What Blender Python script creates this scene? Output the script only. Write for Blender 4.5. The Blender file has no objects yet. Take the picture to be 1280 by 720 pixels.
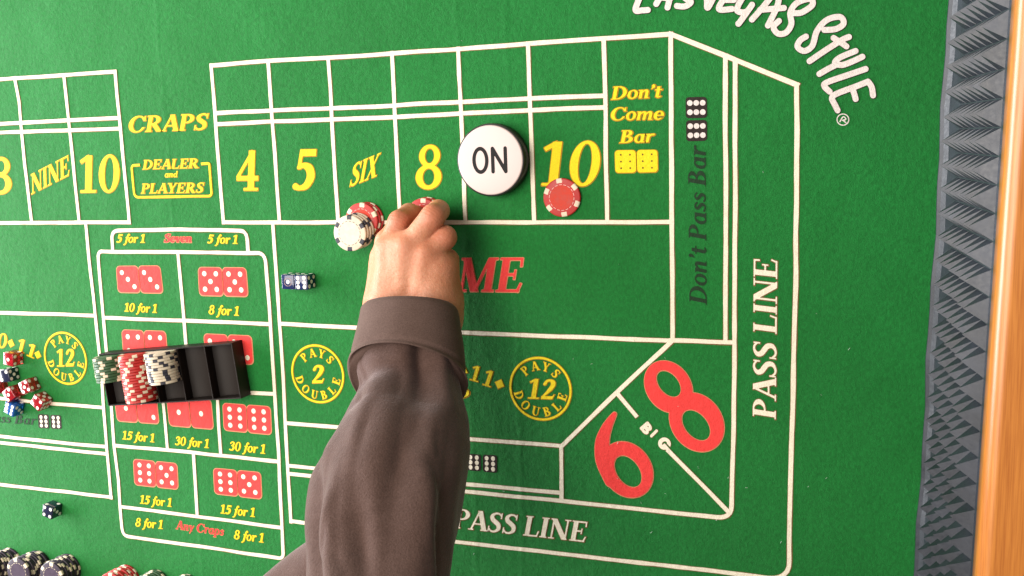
import bpy, bmesh, math, random
import numpy as np
from mathutils import Vector, Matrix, Euler

random.seed(7)
rng = np.random.default_rng(7)
scene = bpy.context.scene
C = scene.collection

# ------------------------------------------------------------------ camera
CAM_H = 0.93                      # metres above the felt
FPX = 1210.655                    # focal length in pixels of a 1280 px wide picture
RW = np.array([[0.94093321, -0.03006498, -0.3372548],
               [-0.02219681, 0.98843021, -0.15004338],
               [0.33786388, 0.14866678, 0.92937946]])   # columns: table axes seen by the camera
cam_data = bpy.data.cameras.new('camera')
cam_data.sensor_width = 36.0
cam_data.lens = 36.0 * FPX / 1280.0
cam_data.clip_start = 0.02
cam_data.clip_end = 100.0
cam = bpy.data.objects.new('camera', cam_data)
C.objects.link(cam)
M4 = Matrix([list(r) for r in RW.T]).to_4x4()
M4.translation = Vector((0, 0, CAM_H))
cam.matrix_world = M4
scene.camera = cam

# ------------------------------------------------------------------ light
world = bpy.data.worlds.new("World")
scene.world = world
world.use_nodes = True
bg = world.node_tree.nodes['Background']
bg.inputs[0].default_value = (1.0, 0.90, 0.80, 1)
bg.inputs[1].default_value = 0.20


def area(name, loc, target, sx, sy, energy, col):
    d = bpy.data.lights.new(name, 'AREA')
    d.shape = 'RECTANGLE'; d.size = sx; d.size_y = sy
    d.energy = energy; d.color = col
    o = bpy.data.objects.new(name, d); C.objects.link(o)
    o.location = loc
    o.rotation_euler = (Vector(target) - Vector(loc)).to_track_quat('-Z', 'Y').to_euler()
    return o


area('window_light', (-2.3, 0.0, 0.44), (-0.45, -0.12, 0.05), 1.8, 0.7, 92, (0.97, 0.97, 1.0))
area('ceiling_light', (-1.05, 0.15, 1.70), (-0.75, 0.0, 0), 1.5, 1.4, 53, (1.0, 0.93, 0.84))
scene.view_settings.view_transform = 'Standard'
scene.view_settings.look = 'None'
scene.view_settings.exposure = 0.0
scene.view_settings.gamma = 1.0
scene.cycles.max_bounces = 8


# ------------------------------------------------------------------ helpers
def at(px, py, h=0.0):
    """The point at height h over the felt that the photograph shows at this pixel (1280 x 720)."""
    d = RW.T @ np.array([px - 640.0, 360.0 - py, -FPX])
    t = (h - CAM_H) / d[2]
    return Vector((d[0] * t, d[1] * t, h))


def at_np(P):
    d = np.stack([P[:, 0] - 640.0, 360.0 - P[:, 1], np.full(len(P), -FPX)], 1) @ RW
    t = -CAM_H / d[:, 2]
    return d[:, :2] * t[:, None]


def link(name, me, mats=(), parent=None):
    o = bpy.data.objects.new(name, me)
    C.objects.link(o)
    for m in (mats if isinstance(mats, (list, tuple)) else [mats]):
        me.materials.append(m)
    if parent is not None:
        o.parent = parent
    return o


def mesh(name, verts, faces, mats=(), parent=None, smooth=False, midx=None):
    me = bpy.data.meshes.new(name)
    me.from_pydata([tuple(v) for v in verts], [], [tuple(f) for f in faces])
    if midx is not None:
        me.polygons.foreach_set('material_index', midx)
    if smooth:
        me.polygons.foreach_set('use_smooth', [True] * len(me.polygons))
    me.update()
    return link(name, me, mats, parent)


def empty(name, loc, rot=(0, 0, 0)):
    o = bpy.data.objects.new(name, None)
    o.empty_display_size = 0.02
    o.location = loc; o.rotation_euler = rot
    C.objects.link(o)
    return o


def tag(o, label=None, cat=None, group=None, kind=None):
    for k, v in (('label', label), ('category', cat), ('group', group), ('kind', kind)):
        if v:
            o[k] = v
    return o


KIDS = {}


def copy_tree(o, parent=None):
    c = o.copy()
    C.objects.link(c)
    if parent is not None:
        c.parent = parent
    for ch in list(o.children):
        copy_tree(ch, c)
    return c


# ------------------------------------------------------------------ materials
def mat(name, col, rough=0.5, spec=0.5, **kw):
    m = bpy.data.materials.new(name)
    m.use_nodes = True
    b = m.node_tree.nodes['Principled BSDF']
    b.inputs['Base Color'].default_value = (*col, 1)
    b.inputs['Roughness'].default_value = rough
    b.inputs['Specular IOR Level'].default_value = spec
    for k, v in kw.items():
        b.inputs[k.replace('_', ' ')].default_value = v
    return m


def nodes(m):
    return m.node_tree.nodes, m.node_tree.links, m.node_tree.nodes['Principled BSDF']


def noise(m, scale, detail=4, rough=0.55, coord='position', stretch=None):
    N, L, b = nodes(m)
    if coord == 'position':
        g = N.new('ShaderNodeNewGeometry'); out = g.outputs['Position']
    else:
        g = N.new('ShaderNodeTexCoord'); out = g.outputs['Object']
    if stretch:
        mp = N.new('ShaderNodeMapping'); mp.inputs['Scale'].default_value = stretch
        L.new(out, mp.inputs['Vector']); out = mp.outputs[0]
    t = N.new('ShaderNodeTexNoise')
    t.inputs['Scale'].default_value = scale
    t.inputs['Detail'].default_value = detail
    t.inputs['Roughness'].default_value = rough
    L.new(out, t.inputs['Vector'])
    return t


def ramp(m, src, stops):
    N, L, b = nodes(m)
    r = N.new('ShaderNodeValToRGB')
    while len(r.color_ramp.elements) > 2:
        r.color_ramp.elements.remove(r.color_ramp.elements[-1])
    for i, (p, c) in enumerate(stops):
        e = r.color_ramp.elements[i] if i < 2 else r.color_ramp.elements.new(p)
        e.position = p; e.color = (*c, 1)
    L.new(src, r.inputs[0])
    return r


def bump(m, srcs):
    """srcs: [(height socket, strength, distance)] chained."""
    N, L, b = nodes(m)
    prev = None
    for s, st, di in srcs:
        n = N.new('ShaderNodeBump')
        n.inputs['Strength'].default_value = st
        n.inputs['Distance'].default_value = di
        L.new(s, n.inputs['Height'])
        if prev is not None:
            L.new(prev.outputs[0], n.inputs['Normal'])
        prev = n
    L.new(prev.outputs[0], b.inputs['Normal'])


FOLDS = [at(210, 190).x, at(575, 110).x, at(648, 520).x, at(-130, 300).x]


def felt_relief(m, amt=1.0):
    f1 = noise(m, 900, 3, 0.6)
    f2 = noise(m, 170, 4, 0.6)
    f3 = noise(m, 14, 3, 0.5)
    N, L, b = nodes(m)
    g = N.new('ShaderNodeNewGeometry'); sp = N.new('ShaderNodeSeparateXYZ'); L.new(g.outputs['Position'], sp.inputs[0])
    w = N.new('ShaderNodeMath'); w.operation = 'MULTIPLY_ADD'; L.new(f3.outputs[0], w.inputs[0]); w.inputs[1].default_value = 0.012; L.new(sp.outputs[0], w.inputs[2])
    tot = None
    for x0 in FOLDS:
        a = N.new('ShaderNodeMath'); a.operation = 'SUBTRACT'; L.new(w.outputs[0], a.inputs[0]); a.inputs[1].default_value = x0 + 0.006
        c = N.new('ShaderNodeMath'); c.operation = 'ABSOLUTE'; L.new(a.outputs[0], c.inputs[0])
        d = N.new('ShaderNodeMapRange'); d.interpolation_type = 'SMOOTHSTEP'
        L.new(c.outputs[0], d.inputs[0]); d.inputs[1].default_value = 0; d.inputs[2].default_value = 0.0055; d.inputs[3].default_value = 1; d.inputs[4].default_value = 0
        if tot is None:
            tot = d.outputs[0]
        else:
            e = N.new('ShaderNodeMath'); e.operation = 'ADD'; L.new(tot, e.inputs[0]); L.new(d.outputs[0], e.inputs[1]); tot = e.outputs[0]
    bump(m, [(tot, 0.15, 0.0016), (f3.outputs[0], 0.5 * amt, 0.007), (f2.outputs[0], 0.6 * amt, 0.0014), (f1.outputs[0], 0.7 * amt, 0.0007)])
    return f1, f2, f3


def mix_col(m, fac, a, b_):
    N, L, b = nodes(m)
    x = N.new('ShaderNodeMix'); x.data_type = 'RGBA'
    if isinstance(fac, float):
        x.inputs['Factor'].default_value = fac
    else:
        L.new(fac, x.inputs['Factor'])
    for s, i in ((a, 6), (b_, 7)):
        if isinstance(s, tuple):
            x.inputs[i].default_value = (*s, 1)
        else:
            L.new(s, x.inputs[i])
    return x.outputs[2]


def felt_material(name, lo, hi, sheen=0.10):
    m = mat(name, hi, 0.8, 0.22)
    N, L, b = nodes(m)
    f1, f2, f3 = felt_relief(m)
    r1 = ramp(m, f1.outputs[0], [(0.30, lo), (0.72, hi)])
    r2 = ramp(m, f2.outputs[0], [(0.3, tuple(c * 0.86 for c in hi)), (0.75, tuple(c * 1.06 for c in hi))])
    base = mix_col(m, 0.5, r1.outputs[0], r2.outputs[0])
    f4 = noise(m, 5.5, 4, 0.6)          # faded and rubbed patches of the cloth
    r4 = ramp(m, f4.outputs[0], [(0.34, (0.90, 0.90, 0.90)), (0.70, (1.06, 1.05, 1.10))])
    f5 = noise(m, 420, 2, 0.7, stretch=(1.0, 0.5, 1.0))   # nap combed one way
    r5 = ramp(m, f5.outputs[0], [(0.35, (0.84, 0.86, 0.84)), (0.66, (1.14, 1.12, 1.14))])
    for r in (r4, r5):
        mu = N.new('ShaderNodeMix'); mu.data_type = 'RGBA'; mu.blend_type = 'MULTIPLY'; mu.inputs['Factor'].default_value = 1.0
        L.new(base, mu.inputs[6]); L.new(r.outputs[0], mu.inputs[7]); base = mu.outputs[2]
    L.new(base, b.inputs['Base Color'])
    b.inputs['Sheen Weight'].default_value = sheen
    b.inputs['Sheen Roughness'].default_value = 0.55
    b.inputs['Sheen Tint'].default_value = (0.85, 1.0, 0.8, 1)
    return m


M_FELT = felt_material('green_felt', (0.0028, 0.098, 0.013), (0.0070, 0.184, 0.028))


def print_material(name, col, dark=0.82):
    m = mat(name, col, 0.7, 0.25)
    N, L, b = nodes(m)
    f1, f2, f3 = felt_relief(m, 0.7)
    r = ramp(m, f1.outputs[0], [(0.28, tuple(c * dark for c in col)), (0.6, col)])
    L.new(r.outputs[0], b.inputs['Base Color'])
    return m


M_CREAM = print_material('cream_print', (0.88, 0.80, 0.63))
M_WHITE = print_material('white_print', (0.76, 0.68, 0.64))
M_RIM = print_material('brown_print_edge', (0.19, 0.10, 0.035))
M_YEL = print_material('yellow_print', (0.88, 0.66, 0.012))
M_YRIM = print_material('orange_print_edge', (0.42, 0.22, 0.01))
M_RED = print_material('red_print', (0.82, 0.050, 0.045))
M_RRIM = print_material('pale_red_print_edge', (0.72, 0.24, 0.13))
M_DARK = print_material('dark_green_print', (0.006, 0.032, 0.009))
M_BLK = print_material('black_print', (0.022, 0.012, 0.010))
M_OLIVE = print_material('olive_print', (0.16, 0.12, 0.008))

# ------------------------------------------------------------------ flat print: signed distance shapes cut into clean sheets
INF = 1e9


class F:
    """A drawing made of simple shapes on a grid; d < 0 is ink."""
    def __init__(s, X, Y):
        s.X, s.Y, s.d = X, Y, np.full(X.shape, INF)

    def add(s, d): s.d = np.minimum(s.d, d); return s

    def box(s, x0, y0, x1, y1):
        return s.add(np.maximum(abs(s.X - (x0 + x1) / 2) - (x1 - x0) / 2, abs(s.Y - (y0 + y1) / 2) - (y1 - y0) / 2))

    def bar(s, p, q, w, w2=None):
        px, py = p; qx, qy = q
        l = math.hypot(qx - px, qy - py); ux, uy = (qx - px) / l, (qy - py) / l
        t = (s.X - px) * ux + (s.Y - py) * uy
        n = -(s.X - px) * uy + (s.Y - py) * ux
        ww = w if w2 is None else w + (w2 - w) * np.clip(t / l, 0, 1)
        return s.add(np.maximum(abs(t - l / 2) - l / 2, abs(n) - ww / 2))

    def vbar(s, p, q, w, lo=0.0, hi=1.0):
        """slanting bar cut off level at lo and hi"""
        px, py = p; qx, qy = q
        l = math.hypot(qx - px, qy - py); ux, uy = (qx - px) / l, (qy - py) / l
        n = -(s.X - px) * uy + (s.Y - py) * ux
        return s.add(np.maximum.reduce([abs(n) - w / 2 * abs(uy) ** 0.3, lo - s.Y, s.Y - hi]))

    def ell(s, cx, cy, rx, ry, rot=0.0):
        x, y = s.X - cx, s.Y - cy
        if rot:
            c, n = math.cos(rot), math.sin(rot)
            x, y = x * c + y * n, -x * n + y * c
        k0 = np.sqrt((x / rx) ** 2 + (y / ry) ** 2) + 1e-9
        k1 = np.sqrt((x / rx ** 2) ** 2 + (y / ry ** 2) ** 2) + 1e-9
        return k0 * (k0 - 1) / k1

    def ring(s, cx, cy, rx, ry, ix, iy, icx=None, icy=None, clip=None, rot=0.0):
        d = np.maximum(s.ell(cx, cy, rx, ry, rot), -s.ell(cx if icx is None else icx, cy if icy is None else icy, ix, iy, rot))
        if clip is not None:
            d = np.maximum(d, clip)
        return s.add(d)

    def stroke(s, pts, ws, n=7, closed=False):
        P = np.array(pts, float)
        W = np.array(ws if hasattr(ws, '__len__') else [ws] * len(P), float)
        out, ow = [], []
        for i in range(len(P) - 1):
            a, b, c, d = P[max(i - 1, 0)], P[i], P[i + 1], P[min(i + 2, len(P) - 1)]
            for k in range(n):
                t = k / n
                out.append(0.5 * (2 * b + (c - a) * t + (2 * a - 5 * b + 4 * c - d) * t * t + (3 * b - a - 3 * c + d) * t ** 3))
                ow.append(W[i] + (W[i + 1] - W[i]) * t)
        out.append(P[-1]); ow.append(W[-1])
        for i in range(len(out) - 1):
            p, q = out[i], out[i + 1]
            v = q - p; l2 = v @ v + 1e-12
            t = np.clip(((s.X - p[0]) * v[0] + (s.Y - p[1]) * v[1]) / l2, 0, 1)
            s.add(np.hypot(s.X - p[0] - v[0] * t, s.Y - p[1] - v[1] * t) - (ow[i] + (ow[i + 1] - ow[i]) * t))
        return s


def march(D, x0, y0, st):
    """Inked area of a distance grid D[row, col] as polygons."""
    I = D < 0
    V, FA, key = [], [], {}

    def vid(x, y):
        k = (round(x * 1e5), round(y * 1e5))
        if k not in key:
            key[k] = len(V); V.append((x, y))
        return key[k]
    cnt = I[:-1, :-1].astype(int) + I[1:, :-1] + I[:-1, 1:] + I[1:, 1:]
    for r in range(cnt.shape[0]):
        row = cnt[r]
        if not row.any():
            continue
        full = np.flatnonzero(row == 4)
        if len(full):
            brk = np.flatnonzero(np.diff(full) > 1)
            s0 = [full[0]] + [full[b + 1] for b in brk]
            s1 = [full[b] for b in brk] + [full[-1]]
            for a, b in zip(s0, s1):
                xa, xb, ya, yb = x0 + a * st, x0 + (b + 1) * st, y0 + r * st, y0 + (r + 1) * st
                FA.append((vid(xa, ya), vid(xb, ya), vid(xb, yb), vid(xa, yb)))
        for c in np.flatnonzero((row > 0) & (row < 4)):
            cs = [(c, r), (c + 1, r), (c + 1, r + 1), (c, r + 1)]
            poly = []
            for k in range(4):
                (ca, ra), (cb, rb) = cs[k], cs[(k + 1) % 4]
                da, db = D[ra, ca], D[rb, cb]
                if da < 0:
                    poly.append(vid(x0 + ca * st, y0 + ra * st))
                if (da < 0) != (db < 0):
                    t = da / (da - db)
                    poly.append(vid(x0 + (ca + (cb - ca) * t) * st, y0 + (ra + (rb - ra) * t) * st))
            poly = [p for i, p in enumerate(poly) if p != poly[i - 1]]
            if len(poly) >= 3:
                FA.append(tuple(poly))
    return np.array(V).reshape(-1, 2), FA


def serif(f, x, y, w=0.34, s=0.055):
    f.box(x - w / 2, y, x + w / 2, y + s)


def stem(f, x0=0.1, x1=0.3, top=True, bot=True, over=0.075):
    f.box(x0, 0, x1, 1)
    if bot: f.box(x0 - over, 0, x1 + over * 0.8, 0.055)
    if top: f.box(x0 - over, 0.945, x1 + over * 0.8, 1)


def gA(f):
    f.vbar((0.1, 0), (0.40, 1), 0.085); f.vbar((0.74, 0), (0.42, 1), 0.215); f.box(0.18, 0.29, 0.64, 0.36)
    serif(f, 0.1, 0, 0.26); serif(f, 0.74, 0, 0.36)


def gB(f):
    stem(f)
    f.ring(0.36, 0.755, 0.30, 0.245, 0.13, 0.18, 0.33, clip=0.3 - f.X); f.ring(0.38, 0.27, 0.37, 0.27, 0.19, 0.20, 0.34, clip=0.3 - f.X)


def gC(f, arm=True):
    f.ring(0.47, 0.5, 0.45, 0.52, 0.27, 0.455, 0.51, clip=-np.maximum(0.52 - f.X, abs(f.Y - 0.5) - 0.22))
    f.box(0.79, 0.70, 0.85, 0.99)


def gD(f): stem(f); f.ring(0.34, 0.5, 0.53, 0.5, 0.32, 0.435, clip=0.3 - f.X)


def gE(f):
    stem(f); f.box(0.1, 0, 0.70, 0.07); f.box(0.1, 0.93, 0.68, 1); f.box(0.1, 0.475, 0.52, 0.545)
    f.bar((0.64, 0), (0.72, 0.26), 0.06); f.bar((0.65, 1), (0.66, 0.74), 0.06); f.box(0.48, 0.37, 0.53, 0.65)


def gF(f):
    stem(f); f.box(0.1, 0.93, 0.68, 1); f.box(0.1, 0.475, 0.52, 0.545); f.bar((0.65, 1), (0.66, 0.74), 0.06); f.box(0.48, 0.37, 0.53, 0.65)


def gG(f): gC(f); f.box(0.66, 0.05, 0.86, 0.44); f.box(0.56, 0.40, 0.95, 0.455)
def gI(f): stem(f)


def gL(f): stem(f); f.box(0.1, 0, 0.68, 0.07); f.bar((0.63, 0), (0.70, 0.29), 0.06)


def gM(f):
    f.box(0.13, 0, 0.20, 1); f.box(0.84, 0, 1.04, 1); f.vbar((0.19, 1), (0.55, 0), 0.22); f.vbar((0.55, 0), (0.88, 1), 0.08)
    serif(f, 0.165, 0, 0.28); serif(f, 0.94, 0, 0.36); f.box(0.04, 0.945, 0.25, 1); f.box(0.84, 0.945, 1.12, 1)


def gN(f):
    f.box(0.13, 0, 0.20, 1); f.box(0.75, 0, 0.82, 1); f.vbar((0.17, 1), (0.76, 0), 0.22)
    serif(f, 0.165, 0, 0.28); serif(f, 0.785, 0.945, 0.28); f.box(0.03, 0.945, 0.25, 1)


def gO(f): f.ring(0.46, 0.5, 0.44, 0.52, 0.25, 0.455)


def gP(f, clipx=0.3): stem(f); f.ring(0.35, 0.725, 0.37, 0.275, 0.19, 0.21, 0.33, clip=0.3 - f.X)


def gR(f): gP(f); f.vbar((0.40, 0.5), (0.74, 0), 0.22, 0, 0.5); serif(f, 0.78, 0, 0.26)


def gS(f):
    f.stroke([(0.60, 0.83), (0.48, 0.945), (0.31, 0.945), (0.17, 0.81), (0.22, 0.64), (0.37, 0.52), (0.52, 0.38), (0.545, 0.18), (0.40, 0.05), (0.22, 0.05), (0.09, 0.19)],
             [0.03, 0.04, 0.05, 0.085, 0.10, 0.105, 0.10, 0.085, 0.05, 0.04, 0.03])
    f.box(0.58, 0.70, 0.635, 0.99); f.box(0.055, 0.01, 0.11, 0.30)


def gT(f): f.box(0.28, 0, 0.48, 1); f.box(0.05, 0.93, 0.71, 1); serif(f, 0.38, 0, 0.36)


def gU(f):
    f.box(0.1, 0.3, 0.3, 1); f.box(0.67, 0.3, 0.74, 1); f.ring(0.42, 0.3, 0.32, 0.32, 0.185, 0.245, 0.485, clip=f.Y - 0.301)
    serif(f, 0.2, 0.945, 0.36); serif(f, 0.705, 0.945, 0.28)


def gV(f): f.vbar((0.16, 1), (0.42, 0), 0.215); f.vbar((0.42, 0), (0.70, 1), 0.08); serif(f, 0.16, 0.945); serif(f, 0.70, 0.945, 0.26)


def gX(f):
    f.vbar((0.18, 1), (0.62, 0), 0.22); f.vbar((0.12, 0), (0.68, 1), 0.085)
    serif(f, 0.18, 0.945); serif(f, 0.68, 0.945, 0.26); serif(f, 0.64, 0); serif(f, 0.12, 0, 0.26)


def gY(f):
    f.vbar((0.14, 1), (0.40, 0.42), 0.21, 0.42, 1); f.vbar((0.42, 0.42), (0.70, 1), 0.085, 0.42, 1); f.box(0.31, 0, 0.51, 0.46)
    serif(f, 0.14, 0.945); serif(f, 0.70, 0.945, 0.26); serif(f, 0.41, 0, 0.36)


def g0(f): f.ring(0.33, 0.5, 0.31, 0.515, 0.14, 0.45)
def g1(f): f.box(0.21, 0, 0.40, 1); f.bar((0.05, 0.83), (0.30, 0.98), 0.10); f.box(0.06, 0, 0.55, 0.06)


def g2(f):
    f.stroke([(0.12, 0.76), (0.19, 0.91), (0.33, 0.945), (0.46, 0.86), (0.48, 0.70), (0.38, 0.48), (0.22, 0.26), (0.09, 0.09)], [0.07, 0.06, 0.055, 0.09, 0.10, 0.09, 0.055, 0.04])
    f.box(0.05, 0, 0.56, 0.145); f.bar((0.53, 0.02), (0.60, 0.24), 0.05)


def g3(f):
    f.stroke([(0.10, 0.80), (0.18, 0.92), (0.33, 0.945), (0.45, 0.82), (0.41, 0.64), (0.24, 0.54)], [0.06, 0.05, 0.055, 0.09, 0.08, 0.035])
    f.stroke([(0.24, 0.54), (0.43, 0.47), (0.49, 0.28), (0.38, 0.09), (0.21, 0.04), (0.08, 0.10)], [0.035, 0.07, 0.10, 0.08, 0.05, 0.06])


def g4(f):
    f.box(0.38, 0, 0.57, 0.99); f.bar((0.50, 0.98), (0.05, 0.33), 0.085); f.box(0.02, 0.25, 0.70, 0.36); f.box(0.25, 0, 0.70, 0.06)


def g5(f):
    f.bar((0.17, 0.92), (0.60, 0.92), 0.16); f.bar((0.21, 1.0), (0.16, 0.52), 0.085)
    f.stroke([(0.15, 0.56), (0.29, 0.61), (0.44, 0.53), (0.49, 0.33), (0.39, 0.12), (0.22, 0.05), (0.09, 0.09)], [0.045, 0.06, 0.10, 0.105, 0.085, 0.05, 0.075])


def g6(f):
    f.ring(0.36, 0.32, 0.31, 0.335, 0.13, 0.26); f.stroke([(0.58, 0.96), (0.36, 0.86), (0.20, 0.62), (0.155, 0.34)], [0.035, 0.07, 0.10, 0.10])


def g8(f): f.ring(0.35, 0.755, 0.25, 0.255, 0.115, 0.175); f.ring(0.34, 0.27, 0.31, 0.285, 0.145, 0.20)


def la(f): f.ring(0.30, 0.32, 0.27, 0.34, 0.11, 0.26); f.box(0.40, 0, 0.57, 0.65); f.box(0.40, 0, 0.64, 0.06)
def ld(f): f.ring(0.30, 0.32, 0.27, 0.34, 0.11, 0.26); f.box(0.40, 0, 0.57, 1.02); f.box(0.40, 0, 0.64, 0.06)


def le(f):
    f.ring(0.31, 0.33, 0.29, 0.345, 0.12, 0.27, 0.33, clip=-np.maximum(0.33 - f.X, abs(f.Y - 0.21) - 0.085)); f.box(0.12, 0.30, 0.56, 0.36)


def lf(f):
    f.stroke([(0.50, 0.92), (0.44, 1.0), (0.36, 0.93), (0.28, 0.5), (0.22, 0.0), (0.13, -0.22), (0.02, -0.25)], [0.06, 0.045, 0.07, 0.09, 0.085, 0.045, 0.055])
    f.box(0.10, 0.57, 0.47, 0.64)


def larch(f, x): f.stroke([(x, 0.42), (x + 0.14, 0.585), (x + 0.26, 0.56), (x + 0.29, 0.40), (x + 0.28, 0.07)], [0.035, 0.055, 0.08, 0.085, 0.08])
def ln(f): f.box(0.07, 0, 0.24, 0.65); larch(f, 0.2); f.box(0.40, 0, 0.64, 0.055); f.box(0.0, 0.6, 0.2, 0.65)
def lm(f): f.box(0.07, 0, 0.24, 0.65); larch(f, 0.2); larch(f, 0.53); f.box(0.73, 0, 0.97, 0.055); f.box(0.0, 0.6, 0.2, 0.65)
def lo(f): f.ring(0.31, 0.33, 0.295, 0.345, 0.13, 0.27)
def lp(f): f.box(0.08, -0.30, 0.25, 0.65); f.ring(0.34, 0.33, 0.28, 0.345, 0.12, 0.26); f.box(0.0, -0.3, 0.33, -0.25)
def lr(f): f.box(0.07, 0, 0.24, 0.65); f.stroke([(0.2, 0.4), (0.31, 0.58), (0.42, 0.585)], [0.035, 0.06, 0.075]); f.box(0.0, 0.6, 0.2, 0.65)


def ls(f):
    f.stroke([(0.40, 0.53), (0.30, 0.61), (0.18, 0.60), (0.13, 0.49), (0.26, 0.36), (0.37, 0.24), (0.34, 0.09), (0.20, 0.045), (0.07, 0.11)], [0.05, 0.04, 0.05, 0.07, 0.08, 0.08, 0.06, 0.04, 0.05])


def lt(f): f.box(0.12, 0.08, 0.29, 0.84); f.box(0.02, 0.57, 0.42, 0.64); f.stroke([(0.205, 0.13), (0.27, 0.05), (0.40, 0.09)], [0.085, 0.06, 0.03])
def lv(f): f.vbar((0.12, 0.65), (0.30, 0), 0.18, 0, 0.65); f.vbar((0.30, 0), (0.52, 0.65), 0.075, 0, 0.65); f.box(0.0, 0.6, 0.27, 0.65)
def ly(f): f.vbar((0.12, 0.65), (0.31, 0), 0.18, 0, 0.65); f.bar((0.53, 0.65), (0.16, -0.28), 0.075); f.box(0.0, 0.6, 0.27, 0.65)
def apo(f): f.stroke([(0.13, 0.93), (0.15, 0.84), (0.06, 0.70)], [0.085, 0.07, 0.02])
def sB(f): f.stroke([(0.1, 0.08), (0.1, 0.92)], 0.1, 1); f.ring(0.3, 0.74, 0.3, 0.27, 0.12, 0.1, clip=0.1 - f.X); f.ring(0.32, 0.27, 0.34, 0.28, 0.14, 0.1, clip=0.1 - f.X)
def sI(f): f.stroke([(0.1, 0.1), (0.1, 0.9)], 0.1, 1)
def sG(f): f.ring(0.42, 0.5, 0.42, 0.5, 0.21, 0.29, clip=-np.maximum(0.5 - f.X, abs(f.Y - 0.58) - 0.14)); f.box(0.45, 0.3, 0.84, 0.48)


GLY = {'A': (gA, .84), 'B': (gB, .80), 'C': (gC, .92), 'D': (gD, .92), 'E': (gE, .78), 'G': (gG, .98), 'I': (gI, .40), 'L': (gL, .74), 'M': (gM, 1.16), 'N': (gN, .95),
       'O': (gO, .92), 'P': (gP, .76), 'R': (gR, .88), 'S': (gS, .70), 'T': (gT, .76), 'U': (gU, .84), 'V': (gV, .82), 'X': (gX, .80), 'Y': (gY, .82), 'F': (gF, .72),
       '0': (g0, .66), '1': (g1, .60), '2': (g2, .64), '3': (g3, .62), '4': (g4, .74), '5': (g5, .64), '6': (g6, .70), '8': (g8, .69),
       'a': (la, .64), 'd': (ld, .64), 'e': (le, .60), 'f': (lf, .46), 'm': (lm, .98), 'n': (ln, .66), 'o': (lo, .62), 'p': (lp, .66), 'r': (lr, .50), 's': (ls, .47),
       't': (lt, .43), 'v': (lv, .58), 'y': (ly, .60), "'": (apo, .24), ' ': (None, .30), 'b': (sB, .80), 'i': (sI, .36), 'g': (sG, .9)}
CACHE = {}


def glyph(ch, grow, st=1 / 36):
    k = (ch, grow)
    if k not in CACHE:
        fn, adv = GLY[ch]
        x = np.arange(-0.16, adv + 0.2, st); y = np.arange(-0.42, 1.2, st)
        f = F(*np.meshgrid(x, y)); fn(f)
        CACHE[k] = march(f.d - grow, x[0], y[0], st)
    return CACHE[k]


def ztop(level=0): return 0.00030 + level * 0.00004


class Sheet:
    """Collects ink polygons on the felt: material 0 is the ink, 1 the misprinted edge under it."""
    def __init__(s): s.V, s.Fa, s.M = [], [], []

    def put(s, V2, Fa, m, z):
        o = len(s.V)
        s.V += [(float(x), float(y), z) for x, y in V2]
        A = np.asarray(V2)
        for f in Fa:
            p = A[list(f)]
            a = np.sum(p[:, 0] * np.roll(p[:, 1], -1) - np.roll(p[:, 0], -1) * p[:, 1])
            f = f if a > 0 else f[::-1]
            s.Fa.append(tuple(o + i for i in f)); s.M.append(m)

    def build(s, name, mats, parent):
        return mesh(name, s.V, s.Fa, mats, parent, midx=s.M)


SHIFT = np.array([0.00022, -0.00022])   # the edge colour sits a little off register
felt_parent = None


def put_glyph(sh, ch, o, u, v, rim, bold=0.0):
    """o: origin, u: one unit along the baseline, v: one cap height up (2-vectors on the felt)."""
    if GLY[ch][0] is None:
        return
    g = rim / max(np.linalg.norm(v), 1e-6)
    V, Fa = glyph(ch, round(bold, 3))
    if len(V): sh.put(o + V[:, :1] * u + V[:, 1:] * v, Fa, 0, ztop(3))
    if rim > 0:
        V, Fa = glyph(ch, round(bold + g, 2))
        sh.put(o + V[:, :1] * u + V[:, 1:] * v + SHIFT, Fa, 1, 0.00015)


def a2(p): return np.array(at(*p)[:2])


def word(name, text, bl, br, tl, mats, rim=0.0007, label=None, bold=0.0, track=0.0):
    o, e, t = a2(bl), a2(br), a2(tl)
    W = sum(GLY[c][1] + track for c in text) - 0.06
    u, v = (e - o) / W, t - o
    sh = Sheet(); x = -0.03
    for c in text:
        put_glyph(sh, c, o + u * x, u, v, rim, bold)
        x += GLY[c][1] + track
    ob = sh.build(name, mats, felt_parent)
    return ob


def arc_word(sh, text, c, R, size, a0, a1, inward, rim, bold=0.0):
    """letters spread between angles a0 and a1 (degrees, table axes); inward: tops point at the centre."""
    n = len(text)
    for i, ch in enumerate(text):
        a = math.radians(a0 + (a1 - a0) * (i / (n - 1)))
        rad = np.array([math.cos(a), math.sin(a)])
        v = -rad * size if inward else rad * size
        u = np.array([v[1], -v[0]])
        o = c + rad * R - u * (GLY[ch][1] * 0.48)
        put_glyph(sh, ch, o, u, v, rim, bold)


def px_drawing(name, fn, box, st, mats, grow=1.0, rim=True):
    """fn(F) draws in photo pixels; the drawing is laid on the felt."""
    x = np.arange(box[0], box[2], st); y = np.arange(box[1], box[3], st)
    f = F(*np.meshgrid(x, y)); fn(f)
    sh = Sheet()
    V, Fa = march(f.d, x[0], y[0], st)
    LN[0] += 1
    sh.put(at_np(V), Fa, 0, 0.00030 + LN[0] * 0.000006)
    if rim:
        V, Fa = march(f.d - grow, x[0], y[0], st)
        sh.put(at_np(V) + SHIFT, Fa, 1, 0.00006 + LN[0] * 0.000003)
    return sh.build(name, mats, felt_parent)


# ------------------------------------------------------------------ the craps table
table = empty('craps_table', (0, 0, 0))
tag(table, 'green felt craps table printed with betting boxes, spiked black rubber wall and varnished wooden rail', 'craps table')


def edge_x(y):  # foot of the rubber wall
    return 0.0630 + 0.022 * y


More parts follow.
